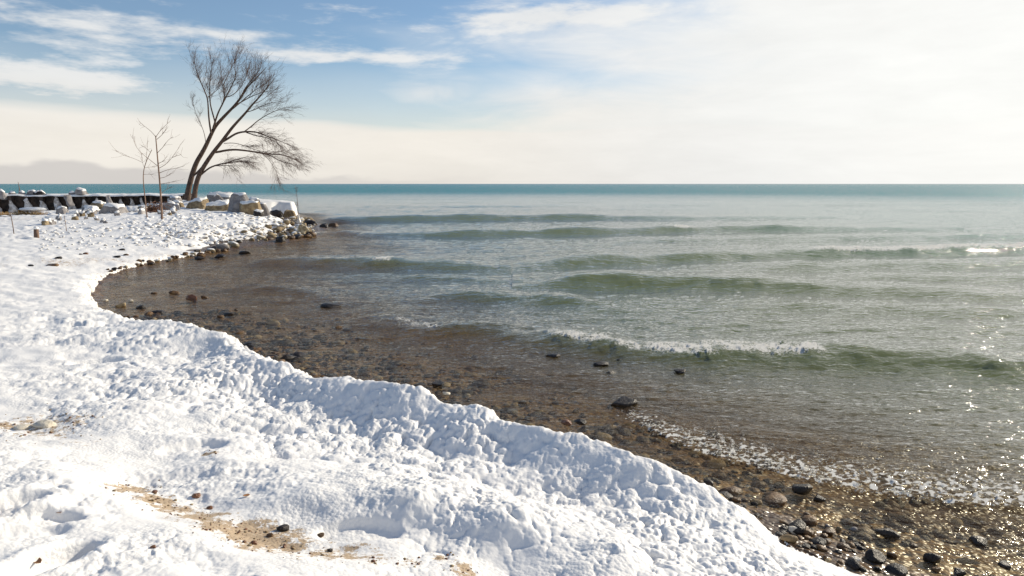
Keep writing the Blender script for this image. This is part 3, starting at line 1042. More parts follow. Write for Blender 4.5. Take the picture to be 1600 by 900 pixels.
for k, ((px, py, w, h, mk, lab), p) in enumerate(zip(NAMED, hits([(q[0], q[1]) for q in NAMED], True))):
    m = scale_at(p)
    me = stone_mesh('rock', 3, 500 + k, deep=.4)
    me.materials.append(MATS[mk])
    stone('rock', me, (p.x, p.y + .1, max(p.z, 0) + h * m * .2), (w * m * .5, w * m * .42, h * m * .6), rng.uniform(-.5, .5), label=lab, category='rock')

# --- rubble field on the point: snow covered inland, bare and ice glazed towards the tip
pts, kinds = [], []
while len(pts) < 175:
    px = rng.uniform(205, 486)
    lo = np.interp(px, [205, 260, 330, 400, 440, 486], [340, 334, 331, 336, 337, 346])
    hi = np.interp(px, [205, 300, 370, 430, 486], [384, 384, 378, 372, 364])
    py = rng.uniform(lo, hi)
    bare = px + (py - 355) * 1.6 > 425 + rng.normal(0, 14)
    if not bare and rng.uniform() < .25:
        continue
    pts.append((px, py))
    kinds.append(bare)
for k, ((px, py), bare, p) in enumerate(zip(pts, kinds, hits(pts))):
    m = scale_at(p)
    s_ = rng.uniform(3.0, 6.5) * m * (1.15 if bare else 1)
    mk = ('icy', 'icy', 'tan')[rng.randint(3)] if bare else 'snowy'
    stone('stone', pooled(mk, k % 6), (p.x, p.y, p.z + s_ * (.22 if bare else -.05)), (s_, s_ * rng.uniform(.7, 1), s_ * rng.uniform(.45, .75)), rng.uniform(0, 6.3), (rng.uniform(-.25, .25), rng.uniform(-.25, .25)),
          label='ice glazed stone in the bare rubble at the tip of the point' if bare else 'snow covered stone in the white rubble field below the leaning tree', category='stone', group='bare rubble at the tip' if bare else 'snowy rubble below the tree')


def joined(name, items, mat, sub=2, **props):       # many small stones in one mesh
    co, fa, n = [], [], 0
    for loc, half, rz, seed in items:
        v, f = stone_co(sub, seed % 9 + 40, deep=.4)
        c, s_ = math.cos(rz), math.sin(rz)
        v = v * np.array(half)
        v = np.stack([v[:, 0] * c - v[:, 1] * s_, v[:, 0] * s_ + v[:, 1] * c, v[:, 2]], -1) + np.array(loc)
        co.append(v)
        fa.append(f + n)
        n += len(v)
    return link(name, raw_mesh(name, np.concatenate(co), np.concatenate(fa)), mat, **props)


pts = []
while len(pts) < 520:
    px = rng.uniform(60, 492)
    lo = np.interp(px, [150, 260, 330, 400, 440, 492], [345, 334, 331, 335, 336, 346])
    hi = np.interp(px, [150, 300, 370, 430, 492], [392, 386, 380, 374, 366])
    py = rng.uniform(lo, hi)
    if px < 220 and rng.uniform() < .35:
        continue
    pts.append((px, py))
hh = hits(pts)
sn, br = [], []
for k, ((px, py), p) in enumerate(zip(pts, hh)):
    m = scale_at(p)
    s_ = rng.uniform(1.5, 3.2) * m
    bare = px + (py - 355) * 1.6 > 415
    (br if bare else sn).append(((p.x, p.y, p.z + s_ * .2), (s_, s_ * .85, s_ * .6), rng.uniform(0, 6.3), k))
joined('rubble', sn, M_ST_SNOWY, kind='stuff', label='small snow covered rubble between the larger stones of the point')
joined('gravel', br, M_ST_ICY, kind='stuff', label='small ice glazed gravel at the tip of the point')

# --- pebbles on the lake bed along the snow edge
pb_a, pb_b, pb_c = [], [], []
while len(pb_a) + len(pb_b) + len(pb_c) < 3600:
    i = rng.randint(0, 21)
    t = rng.uniform()
    a, b = POLY[i], POLY[i + 1]
    nx, ny = (b[1] - a[1]), -(b[0] - a[0])
    l_ = math.hypot(nx, ny)
    off = abs(rng.normal(0, 1.2)) + .02
    x, y = a[0] * (1 - t) + b[0] * t + nx / l_ * off, a[1] * (1 - t) + b[1] * t + ny / l_ * off
    if l_ < rng.uniform(0, 1.1):
        continue
    s_ = float(np.clip(rng.lognormal(-4.1, .5), .006, .06)) * (1 + .13 * y)
    it = ((x, y, s_), (s_, s_ * rng.uniform(.6, 1), s_ * rng.uniform(.35, .6)), rng.uniform(0, 6.3), rng.randint(99))
    u = rng.uniform()
    (pb_a if u < .42 else pb_b if u < .86 else pb_c).append(it)
for nm_, lst, mt, lab in (('pebbles', pb_a, M_ST_BROWN, 'brown pebbles strewn under the clear shallows'), ('pebbles', pb_b, M_ST_DARK, 'dark wet pebbles strewn along the snow edge'), ('pebbles', pb_c, M_ST_TAN, 'tan pebbles scattered under the clear shallows')):
    X_ = np.array([q[0][0] for q in lst])
    Y_ = np.array([q[0][1] for q in lst])
    Z_ = ground_h(X_, Y_)
    joined(nm_, [((q[0][0], q[0][1], z + q[1][2] * .25), q[1], q[2], q[3]) for q, z in zip(lst, Z_)], mt, kind='stuff', label=lab)


gp = []
for (px, py, w, a) in SPOTS[:16]:
    for _ in range(int(26 * w / .15)):
        gp.append((px + rng.normal(0, 130 * w), py + rng.normal(0, 42 * w)))
gr_ = []
for k, p in enumerate(hits(gp)):
    s_ = float(np.clip(rng.lognormal(-5.5, .55), .002, .012))
    gr_.append(((p.x, p.y, p.z + s_ * .2), (s_, s_ * .8, s_ * .6), rng.uniform(0, 6.3), k))
joined('grit', gr_[::2], M_ST_RUST, sub=1, kind='stuff', label='rusty grit and crumbs on the sandy patches in the snow')
joined('grit', gr_[1::2], M_ST_TAN, sub=1, kind='stuff', label='tan grit on the sandy patches in the snow')

# ------------------------------------------------------------------ armour stones with snow lying on them
def block_co(seed, shape, sub=3):
    """shape: corner points of a rough block in local axes (x right, y away, z up), rounded and chipped"""
    rng_ = np.random.RandomState(seed)
    bm = bmesh.new()
    vs = [bm.verts.new(c) for c in shape]
    bmesh.ops.convex_hull(bm, input=vs)
    bmesh.ops.bevel(bm, geom=bm.edges[:], offset=.05 * max(Vector(shape[0]).length, .4), segments=1, affect='EDGES', profile=.6)
    bmesh.ops.triangulate(bm, faces=bm.faces[:])
    bmesh.ops.subdivide_edges(bm, edges=[e for e in bm.edges if e.calc_length() > .22], cuts=2, use_grid_fill=True)
    bmesh.ops.triangulate(bm, faces=bm.faces[:])
    bm.normal_update()
    v = np.array([q.co[:] for q in bm.verts])
    n = np.array([q.normal[:] for q in bm.verts])
    f = np.array([[q.index for q in fc.verts] for fc in bm.faces])
    bm.free()
    a = perlin(v[:, 0] * 2.2 + seed, v[:, 1] * 2.2 + v[:, 2] * 1.9, 3) * .09 + perlin(v[:, 0] * 6 + seed, v[:, 2] * 6 + v[:, 1] * 4, 4) * .025
    return v + n * a[:, None], n, f


def cap_mesh(v, n, f, th, lim=.66):
    up = sstep(lim, lim + .35, n[:, 2] + .25 * perlin(v[:, 0] * 3, v[:, 1] * 3, 8))
    w = v - n * .03
    w = w + up[:, None] * (np.array([0, 0, th]) + n * .05) + up[:, None] * np.array([0, 0, 1]) * (.05 * perlin(v[:, 0] * 4, v[:, 1] * 4, 9))[:, None]
    return raw_mesh('snow_cap', w, f)


def box8(w, d, h, dx=0.0, top=.85, lean=0.0):
    w, d = w / 2, d / 2
    q = np.random.RandomState(int(w * 1e4) % 9999)
    j = lambda c: (c[0] + w * q.normal(0, .14), c[1] + d * q.normal(0, .16), c[2] + (h * q.normal(0, .10) if c[2] > .01 else 0))
    b = [(-w, -d, 0), (w, -d, 0), (w, d, 0), (-w, d, 0)]
    t = [(-w * top + dx, -d * top + lean, h), (w * top + dx, -d * top + lean, h * .93), (w * top + dx, d * top + lean, h), (-w * top + dx, d * top + lean, h * 1.04)]
    mid = [(-w * 1.08, 0, h * .45), (w * 1.05, -d * .3, h * .5), (dx * .6, -d * 1.12, h * .45), (dx + w * .1, 0, h * 1.06)]
    return [j(c) for c in b + t + mid]


# photo x centre, foot y, width px, height px, depth m, material, snow thickness, top taper, shift of the top in px, label
BLOCKS = [
    (310, 327, 25, 15, 44.0, 'tan', .12, .85, 0, 'tan slab below the trunks of the leaning tree'),
    (343, 329, 32, 14, 42.5, 'tan', .14, .90, 1, 'yellow tan block with a flat snow top in front of the boulder wall'),
    (341, 317, 22, 13, 45.0, 'grey', .10, .35, 0, 'grey pointed stone resting behind the yellow tan block'),
    (347, 315, 34, 14, 48.0, 'grey', .22, .85, 2, 'broad rear boulder carrying the thickest snow between tree and leaning slab'),
    (379, 332, 30, 27, 41.0, 'grey', .08, .42, -6, 'tall leaning grey slab with a smooth shaded face'),
    (391, 331, 27, 15, 40.3, 'tan', .10, .92, 1, 'brown block with a rusty end under the leaning slab'),
    (398, 321, 16, 11, 43.5, 'dark', .07, .7, 0, 'dark stone striped with snow behind the rusty block'),
    (411, 339, 18, 20, 41.5, 'grey', .06, .5, -4, 'pale sloping slab closing the boulder row towards the lake'),
    (404, 337, 14, 8, 39.0, 'dark', .06, .8, 0, 'small dark stone in front of the pale sloping slab'),
    (432, 336, 17, 7, 47.0, 'dark', .0, .8, 0, 'low dark rock in the water behind the tip'),
    (454, 338, 15, 9, 49.0, 'tan', .0, .7, 0, 'tan rock standing in the water behind the tip'),
    (182, 340, 35, 21, 40.0, 'grey', .16, .75, 0, 'largest snow topped boulder on the white beach left of the saplings'),
    (186, 351, 27, 11, 36.0, 'tan', .12, .8, 0, 'tan stone with snow in front of the largest snow topped boulder'),
    (205, 335, 20, 10, 42.0, 'grey', .18, .8, 0, 'low snow heaped stone right of the largest snow topped boulder'),
    (76, 353, 18, 11, 38.0, 'grey', .12, .7, 1, 'purplish stone at the near end of the cluster by the tilted slab'),
    (96, 358, 16, 12, 37.0, 'grey', .08, .75, 2, 'tilted pale slab in the cluster by the thin stake'),
    (86, 345, 20, 9, 40.0, 'tan', .14, .8, 0, 'tan stone behind the tilted pale slab'),
    (112, 350, 24, 9, 39.5, 'tan', .14, .7, -2, 'long tan stone right of the thin stake'),
    (123, 344, 22, 14, 42.5, 'grey', .16, .65, -3, 'grey rounded stone leaning toward the wall'),
    (97, 335, 14, 11, 44.5, 'grey', .14, .75, 0, 'small upright snowy stone below the wall'),
    (140, 330, 22, 8, 45.5, 'grey', .18, .8, 0, 'snow buried stone at the foot of the wall left of the big boulder'),
    (155, 322, 22, 7, 47.5, 'tan', .18, .8, 0, 'buried tan stone close under the wall'),
    (266, 327, 16, 13, 43.0, 'grey', .12, .6, 0, 'lilac grey stone between the saplings and the leaning tree'),
    (279, 322, 16, 9, 44.5, 'tan', .12, .75, 0, 'tan stone under snow just left of the leaning tree'),
    (272, 314, 18, 7, 47.5, 'grey', .12, .8, 0, 'grey stone at the wall end behind the lilac grey stone'),
    (127, 303.5, 15, 9, 51.5, 'grey', .16, .6, 0, 'white snow ball of a boulder on top of the wall'),
    (113, 303.5, 9, 4, 51.5, 'grey', .10, .7, 0, 'low snowy lump beside the white boulder on the wall'),
    (62, 303.5, 13, 6, 51.0, 'dark', .08, .5, -2, 'dark sided stone on top of the wall'),
    (49, 303.5, 12, 6, 51.0, 'grey', .12, .7, 0, 'snowy stone between dark sided stone and bare twig on the wall'),
    (36, 303.5, 9, 5, 51.0, 'grey', .10, .7, 0, 'small snowy stone just right of the bare twig on the wall'),
    (20, 303.5, 10, 5, 51.0, 'grey', .12, .7, 0, 'small snowy stone just left of the bare twig on the wall'),
    (3, 306, 12, 10, 50.0, 'grey', .20, .7, 0, 'snow heaped stone on the wall at the left edge'),
    (505, 355, 12, 5, 0, 'dark', .0, .7, 0, 'dark rock off the tip nearest the iced stem'),
    (520, 353, 13, 4, 0, 'brown', .0, .7, 0, 'outermost low brown rock off the tip'),
    (484, 351, 16, 5, 0, 'dark', .0, .8, 0, 'long dark rock at the back of the tip'),
    (472, 366, 11, 16, 0, 'icy', .0, .5, 0, 'ice draped rock below the iced stem'),
    (481, 364, 8, 10, 0, 'icy', .0, .4, -1, 'smaller ice draped rock right of the iced stem'),
]
auto = iter(hits([(b[0], b[1]) for b in BLOCKS if b[4] == 0], True))
for k, (px, py, w, h, dep, mk, th, top, shift, lab) in enumerate(BLOCKS):
    p = D(px, py, dep) if dep else next(auto)
    m = scale_at(p)
    W_, H_ = w * m * 1.1, h * m * .95
    sink = .25 if (py != 303.5 and dep) else .05
    shape = box8(W_, W_ * .8, H_ + sink - th * .6, shift * m, top)
    v, n, f = block_co(k * 3 + 1, shape)
    me = raw_mesh('boulder', v, f, smooth=False)
    me.materials.append(MATS[mk])
    o = link('boulder', me, None, label=lab, category='boulder')
    o.location = (p.x, p.y, p.z - sink)
    o.rotation_euler = ((k * 13 % 7 - 3) * .035, (k * 29 % 9 - 4) * .03, (k * 37 % 21 - 10) * .03)
    if th:
        link('snow_cap', cap_mesh(v, n, f, th * .6), M_SNOW, o)

rb = np.random.RandomState(77)
bp = []
while len(bp) < 30:
    px = rb.uniform(62, 288)
    bp.append((px, rb.uniform(np.interp(px, [62, 150, 288], [336, 331, 323]), np.interp(px, [62, 150, 288], [356, 350, 338]))))
for k, ((px, py), p) in enumerate(zip(bp, hits(bp))):
    m = scale_at(p)
    W_ = rb.uniform(6, 14) * m
    v, n, f = block_co(k * 5 + 200, box8(W_, W_ * .8, W_ * rb.uniform(.4, .62) + .1, 0, .75))
    me = raw_mesh('boulder', v, f, smooth=False)
    me.materials.append(MATS[('grey', 'tan', 'grey')[k % 3]])
    o = link('boulder', me, None, label='snow laden boulder in the jumble along the foot of the wall', category='boulder', group='boulder jumble below the wall')
    o.location = (p.x, p.y, p.z - .12)
    o.rotation_euler = (rb.uniform(-.15, .15), rb.uniform(-.2, .2), rb.uniform(0, 6))
    link('snow_cap', cap_mesh(v, n, f, .10), M_SNOW, o)

# stones on the white beach and in the worn trough
SMALL = [(47, 416, 9, 4, 'dark', 'small dark stone at the edge of the tan ice strip, far left'), (90, 404, 11, 5, 'dark', 'dark stone on snow above the tan ice strip'),
         (133, 397, 8, 4, 'rust', 'reddish stone above the tan ice strip'), (125, 398, 5, 3, 'dark', 'tiny dark stone left of the reddish stone'), (182, 402, 12, 4, 'dark', 'flat dark stone on the tan ice strip'),
         (196, 399, 9, 4, 'brown', 'brown stone at the right end of the tan ice strip'), (80, 415, 20, 4, 'brown', 'thin brown stone lying in the tan ice strip'), (190, 391, 9, 4, 'dark', 'dark stone in snow above the brown stone of the ice strip'),
         (305, 778, 14, 9, 'rust', 'rusty pebble in the worn snow trough'), (327, 796, 10, 7, 'rust', 'small rusty pebble below the rusty pebble in the trough'), (441, 830, 20, 12, 'dark', 'dark stone standing in for a dark hole in the snow beside the largest sand patch'),  # the dark stone's colour stands in for a dark hole in the snow
         (421, 839, 12, 7, 'brown', 'brown pebble on the largest sand patch'), (396, 850, 10, 7, 'rust', 'reddish pebble at the lower end of the largest sand patch'), (240, 770, 9, 5, 'rust', 'small brown pebble by the upper sand patch'),
         (500, 838, 12, 7, 'brown', 'brown pebble right of the dark stone standing in for a hole'), (515, 862, 9, 6, 'dark', 'dark pebble in the snow below the worn ridge'), (238, 856, 9, 6, 'rust', 'single rusty pebble on clean snow near the bottom left'),
         (66, 667, 34, 12, 'pale', 'smooth pale ice coated stone in the upper trough'), (28, 672, 26, 9, 'pale', 'second pale ice coated stone at the left of the upper trough')]
for k, ((px, py, w, h, mk, lab), p) in enumerate(zip(SMALL, hits([(q[0], q[1]) for q in SMALL]))):
    m = scale_at(p)
    stone('stone', pooled(mk, k % 5), (p.x, p.y + w * m * .2, p.z + h * m * .12), (w * m * .5, w * m * .42, h * m * .55), rng.uniform(-.5, .5), label=lab, category='stone')

# ------------------------------------------------------------------ sheet pile wall
M_STEEL = mat_plain('rusted dark steel', (0.018, 0.014, 0.014), (0.09, 0.065, 0.052), .75, 3)
M_RIB = mat_plain('frosted steel rib', (0.30, 0.26, 0.23), (0.74, 0.72, 0.70), .8, 4)
bays = [-300, -271, -243, -216, -189, -163, -137, -111, -86, -61, -36, -11, 14, 39, 63, 86, 108, 129.5, 150, 169, 187, 204, 220, 235, 249, 262, 274, 285]
WALL_TOP = 1.52


def wall_pt(px):
    dep = np.interp(px, [-300, 0, 285], [47.5, 50, 53])
    return D(px, 307, dep).xy


wall = link('sheet_pile_wall', None, None, label='dark corrugated steel wall with snow along its top behind the beach', category='wall', kind='thing')
wall.location = (*wall_pt(100), 0)
wo = Vector(wall.location)


def prism(name, sec, z0, z1, mat, parent, thick):      # sec: 2D points of an open section; a folded plate of some thickness
    sec = [Vector(q) for q in sec]
    bk = []
    for i, q in enumerate(sec):
        a, b = sec[max(i - 1, 0)], sec[min(i + 1, len(sec) - 1)]
        t = (b - a).normalized()
        bk.append(q + Vector((-t.y, t.x)) * thick)
    n = len(sec)
    co, fa = [], []
    for q in sec + bk:
        co += [(q.x, q.y, z0), (q.x, q.y, z1)]
    def id_(i, back, up): return (i + n * back) * 2 + up
    for i in range(n - 1):
        fa += [(id_(i, 0, 0), id_(i + 1, 0, 0), id_(i + 1, 0, 1), id_(i, 0, 1)), (id_(i + 1, 1, 0), id_(i, 1, 0), id_(i, 1, 1), id_(i + 1, 1, 1)),
               (id_(i, 0, 1), id_(i + 1, 0, 1), id_(i + 1, 1, 1), id_(i, 1, 1)), (id_(i, 1, 0), id_(i + 1, 1, 0), id_(i + 1, 0, 0), id_(i, 0, 0))]
    fa += [(id_(0, 0, 0), id_(0, 0, 1), id_(0, 1, 1), id_(0, 1, 0)), (id_(n - 1, 0, 0), id_(n - 1, 1, 0), id_(n - 1, 1, 1), id_(n - 1, 0, 1))]
    return link(name, raw_mesh(name, np.array(co), np.array(fa), smooth=False), mat, parent)


front = []
for i, (a, b) in enumerate(zip(bays[:-1], bays[1:])):
    A_, B_ = wall_pt(a) - wo.xy, wall_pt(b) - wo.xy
    e = B_ - A_
    w = e.length
    t = e / w
    nb = Vector((-t.y, t.x))                            # away from the camera
    P = lambda u, v: A_ + t * (u * w) + nb * v
    prism('pile', [P(.0, 0), P(.14, 0), P(.20, .42), P(.76, .46), P(.93, 0), P(.998, 0)], -.3, WALL_TOP, M_STEEL, wall, .03)
    # frozen spray heaped against the right of each bay
    rr = np.random.RandomState(i + 5)
    v, f = ico(3)
    v = v.copy()
    v *= (1 + .22 * perlin(v[:, 0] * 2 + i * 3, v[:, 1] * 2 + v[:, 2] * 2, 6) + .12 * perlin(v[:, 0] * 5 + i, v[:, 2] * 5, 7))[:, None]
    zt = (v[:, 2] - v[:, 2].min()) / np.ptp(v[:, 2])              # 0 at the foot, 1 at the top
    hw_ = (.09 + rr.uniform(.28, .42) * (1 - zt) ** 1.0) * w
    cu = (.02 + rr.uniform(.22, .30) * (1 - zt)) * w
    zz0 = .1 + zt * rr.uniform(1.05, 1.36)
    rad = np.sqrt(np.clip(1 - (2 * zt - 1) ** 2, .02, 1))
    lx = cu + v[:, 0] / np.maximum(rad, .3) * hw_
    ly = -.02 + v[:, 1] / np.maximum(rad, .3) * (.05 + .22 * (1 - zt))
    v = np.stack([A_.x + t.x * lx + nb.x * ly, A_.y + t.y * lx + nb.y * ly, zz0], -1)
    v = v + np.stack([.07 * perlin(v[:, 2] * 4 + i, v[:, 0] * 3, 12), .05 * perlin(v[:, 2] * 5 + i, v[:, 0] * 5, 13), .05 * perlin(v[:, 0] * 5 + i, v[:, 1] * 5, 14)], -1)
    link('ice_heap', raw_mesh('ice_heap', v, f), M_RIB, wall)
# fill behind the piles and the snow lying on it
a0, a1 = wall_pt(-300) - wo.xy, wall_pt(287) - wo.xy
tt = (a1 - a0).normalized()
nn = Vector((-tt.y, tt.x))
L = (a1 - a0).length
us = np.linspace(0, L, 240)
vs_ = np.array([-.22, -.20, -.12, 0, .3, .8, 1.6, 2.6, 3.4, 3.7, 3.75])
gu, gv = np.meshgrid(us, vs_, indexing='ij')
prof = np.interp(gv, vs_, [-.05, .0, .05, .07, .08, .08, .09, .10, .04, -.1, -.6])
gz_ = WALL_TOP + prof + .06 * fbm(gu * .6, gv * .8, 3, 66) + .05 * np.abs(perlin(gu * 1.6, gv * 2, 67))
gv2 = gv + np.where(gv < .2, .14 * fbm(gu * 1.3, gu * 0, 2, 68), 0)
fx_, fy_ = a0.x + tt.x * gu + nn.x * gv2, a0.y + tt.y * gu + nn.y * gv2
link('snow_cap', grid_mesh('snow_cap', fx_, fy_, gz_), M_SNOW, wall)
q = [a0 + nn * .52, a1 + nn * .52]
prism('backfill', [q[0], q[1]], -.3, WALL_TOP - .03, M_STEEL, wall, 3.0)

# ------------------------------------------------------------------ trees
class Tubes:
    def __init__(s):
        s.v, s.f, s.n = [], [], 0

    def add(s, pts, rad, sides=5):
        pts = np.array([tuple(p) for p in pts], float)
        k = len(pts)
        rad = np.broadcast_to(np.asarray(rad, float), (k,))
        tg = np.gradient(pts, axis=0)
        tg /= np.linalg.norm(tg, axis=1)[:, None] + 1e-9
        ref = np.array([0, 1.0, 0.13])
        a = np.stack([tg[:, 1] * .13 - tg[:, 2], -tg[:, 0] * .13, tg[:, 0]], -1)
        a /= np.sqrt((a * a).sum(1))[:, None] + 1e-9
        b = np.stack([tg[:, 1] * a[:, 2] - tg[:, 2] * a[:, 1], tg[:, 2] * a[:, 0] - tg[:, 0] * a[:, 2], tg[:, 0] * a[:, 1] - tg[:, 1] * a[:, 0]], -1)
        th = np.arange(sides) * 2 * math.pi / sides
        ring = pts[:, None] + rad[:, None, None] * (a[:, None] * np.cos(th)[None, :, None] + b[:, None] * np.sin(th)[None, :, None])
        s.v.append(ring.reshape(-1, 3))
        i = np.arange((k - 1) * sides).reshape(k - 1, sides)
        j = np.roll(i, -1, 1)
        s.f.append(np.stack([i, j, j + sides, i + sides], -1).reshape(-1, 4) + s.n)
        s.n += k * sides

    def mesh(s, name, origin):
        return raw_mesh(name, np.concatenate(s.v) - np.array(tuple(origin)), np.concatenate(s.f))


def smooth_line(pts, n):
    pts = np.array([tuple(p) for p in pts], float)
    seg = np.concatenate([[0], np.cumsum(np.linalg.norm(np.diff(pts, axis=0), axis=1))])
    t = np.linspace(0, seg[-1], n)
    out = np.stack([np.interp(t, seg, pts[:, i]) for i in range(3)], -1)
    for _ in range(2):
        out[1:-1] = .25 * out[:-2] + .5 * out[1:-1] + .25 * out[2:]
    return out


M_BARK = mat_bark('dark willow bark', (0.04, 0.024, 0.018), (0.15, 0.095, 0.065))
M_TWIG = mat_bark('red brown twigs', (0.075, 0.042, 0.032), (0.17, 0.10, 0.075))
M_SAP = mat_bark('sapling bark', (0.14, 0.085, 0.06), (0.30, 0.19, 0.13))
TD = 51.5
tree = link('willow_tree', None, None, label='tall bare tree with two trunks leaning toward the lake behind the boulders', category='tree')
base = D(299, 311, TD)
tree.location = base


def path(pts, d0, d1, wob=.0):
    n = len(pts)
    return [D(x, y, TD + d0 + (d1 - d0) * i / max(n - 1, 1)) for i, (x, y) in enumerate(pts)]


TRUNK_A = [(292.5, 313), (293.5, 300), (297, 286), (300, 273), (307, 253), (317, 237), (324.5, 222), (330, 209.5), (337, 196), (354, 178), (365, 167), (376, 153), (387, 135), (401, 122), (416, 105)]
TRUNK_B = [(303, 313), (304.5, 300), (306.5, 287), (311, 273), (321, 256), (329, 244), (337, 233), (345, 223.5), (354, 211), (363, 199), (373, 188), (385, 175), (394.5, 163), (407, 150), (419, 135), (430, 122)]
# points, depth offsets, start and end radius, twig style (up or hanging)
LIMBS = [
    ([(330, 209), (328, 198), (326, 181), (325, 161), (324, 152), (317, 136), (312, 125), (304, 100), (300, 76)], 0, 1.6, .085, .014, 'up'),
    ([(337, 195), (334, 183), (328, 163), (327.5, 127), (332, 94), (334, 82)], 0, -1.2, .07, .012, 'up'),
    ([(333, 200), (341, 175), (346, 166), (352, 152), (348, 135), (346, 119), (342, 91)], 0, -2.0, .085, .012, 'up'),
    ([(346, 166), (355, 147), (363, 133), (369, 118), (366, 100), (370, 82)], -.6, -2.6, .06, .012, 'up'),
    ([(348, 135), (354, 122), (363, 104), (371, 85)], -1.5, 1.0, .04, .01, 'up'),
    ([(365, 167), (379, 158), (394, 150), (410, 144), (433, 139)], 0, 2.2, .06, .01, 'up'),
    ([(376, 153), (382, 139), (392, 126), (405, 110), (412, 98)], 0, -2.0, .055, .01, 'up'),
    ([(354, 178), (370, 165), (385, 152), (402, 138), (421, 128)], 0, 1.6, .055, .01, 'up'),
    ([(352, 152), (362, 150), (374, 140), (384, 122), (390, 104)], -.4, 2.4, .045, .01, 'up'),
    ([(324, 152), (333, 146), (342, 138), (346, 126)], .9, 2.5, .035, .01, 'up'),
    ([(322, 227), (320, 211), (315, 196), (307, 180), (303, 166), (300, 153)], 0, -1.4, .03, .008, 'thin'),
    ([(345, 223), (357, 216), (369, 208), (382, 205.5), (402, 206), (418, 213.5), (430, 217), (444, 223), (457, 230)], 0, -2.2, .10, .012, 'hang'),
    ([(382, 205.5), (391, 199), (402, 189), (416, 180), (426, 175), (441, 169), (458, 164)], -.7, 1.5, .05, .010, 'mid'),
    ([(385, 207), (393, 209.6), (401, 212.5), (414, 214), (432, 222), (446, 236)], -.8, -3.2, .05, .010, 'hang'),
    ([(334, 238), (340, 238), (351, 235), (366, 233.5), (382, 235), (402, 238), (418, 240.5), (441, 241.5), (457, 247), (472, 256), (486, 260)], 0, 2.2, .10, .012, 'hang'),
    ([(402, 238), (418, 241), (428, 246), (438, 252), (457, 256), (472, 271)], .8, -1.0, .05, .010, 'hang'),
    ([(410, 240), (420, 249), (426, 258), (433, 270), (433.5, 287)], .9, 2.8, .03, .008, 'hang'),
    ([(312, 275), (315, 272), (321, 267), (329, 261), (345, 256), (357, 254.5), (376, 251.5), (388, 254), (400, 255)], 0, -2.5, .085, .016, 'hang'),
    ([(336, 259), (345, 259), (358, 258.5), (371, 259.5)], -.9, -3.0, .045, .012, 'hang'),
    ([(352, 256), (363, 251), (379, 247), (391, 243)], -1.1, -1.6, .045, .012, 'hang'),
    ([(299.5, 276), (307, 271), (315, 262), (322, 254)], -.1, 0, .09, .075, 'none'),
    ([(350, 224), (366, 223), (384, 228), (404, 236), (424, 240)], -.5, -2.8, .03, .008, 'hang'),
    ([(385, 175), (398, 172), (412, 164), (430, 158)], 0, -1.8, .03, .008, 'mid'),
    ([(394, 163), (408, 158), (420, 148), (432, 142)], 0, 1.8, .03, .008, 'up'),
    ([(418, 240), (438, 236), (452, 239), (470, 246)], 1.0, 3.2, .025, .008, 'hang'),
]
for pts_, r0, r1, nm_ in ((TRUNK_A, .205, .012, 'trunk'), (TRUNK_B, .18, .012, 'trunk')):
    ln = smooth_line(path(pts_, 0 if pts_ is TRUNK_A else -.35, .8 if pts_ is TRUNK_A else -1.0), 46)
    tb = Tubes()
    tt_ = np.linspace(0, 1, 46)
    rad = r0 * (1 - tt_) ** .85 * (1 - .25 * np.sin(np.pi * tt_) * 0) + r1
    rad[:3] *= (1.25, 1.1, 1.03)
    tb.add(ln, rad, 10)
    link('trunk', tb.mesh('trunk', base), M_BARK, tree)
rt = np.random.RandomState(3)
tw = Tubes()


def twig(p, d, length, r, style, lvl):
    n = (7, 5, 4)[lvl]
    pts_ = [p]
    d = np.array(d, float)
    d /= np.linalg.norm(d)
    step = length / (n - 1)
    for i in range(n - 1):
        if style == 'hang':
            d = d + np.array([.07, 0, -.055 - .06 * lvl]) + rt.normal(0, .13, 3)
        elif style == 'mid':
            d = d + np.array([.08, 0, .01]) + rt.normal(0, .11, 3)
        else:
            d = d + np.array([.03, 0, .07]) + rt.normal(0, .10, 3)
        d /= np.linalg.norm(d)
        pts_.append(pts_[-1] + d * step)
    tw.add(pts_, np.linspace(r, r * .35, n), 3)
    if lvl < 2:
        k = (6, 4)[lvl]
        for _ in range(k):
            i = rt.randint(1, n)
            q = np.array(pts_[i])
            dd = (np.array(pts_[i]) - np.array(pts_[i - 1]))
            dd = dd / np.linalg.norm(dd) + rt.normal(0, .42, 3) * np.array([1, 1, .8])
            twig(q, dd, length * rt.uniform(.35, .65), r * .62, style, lvl + 1)


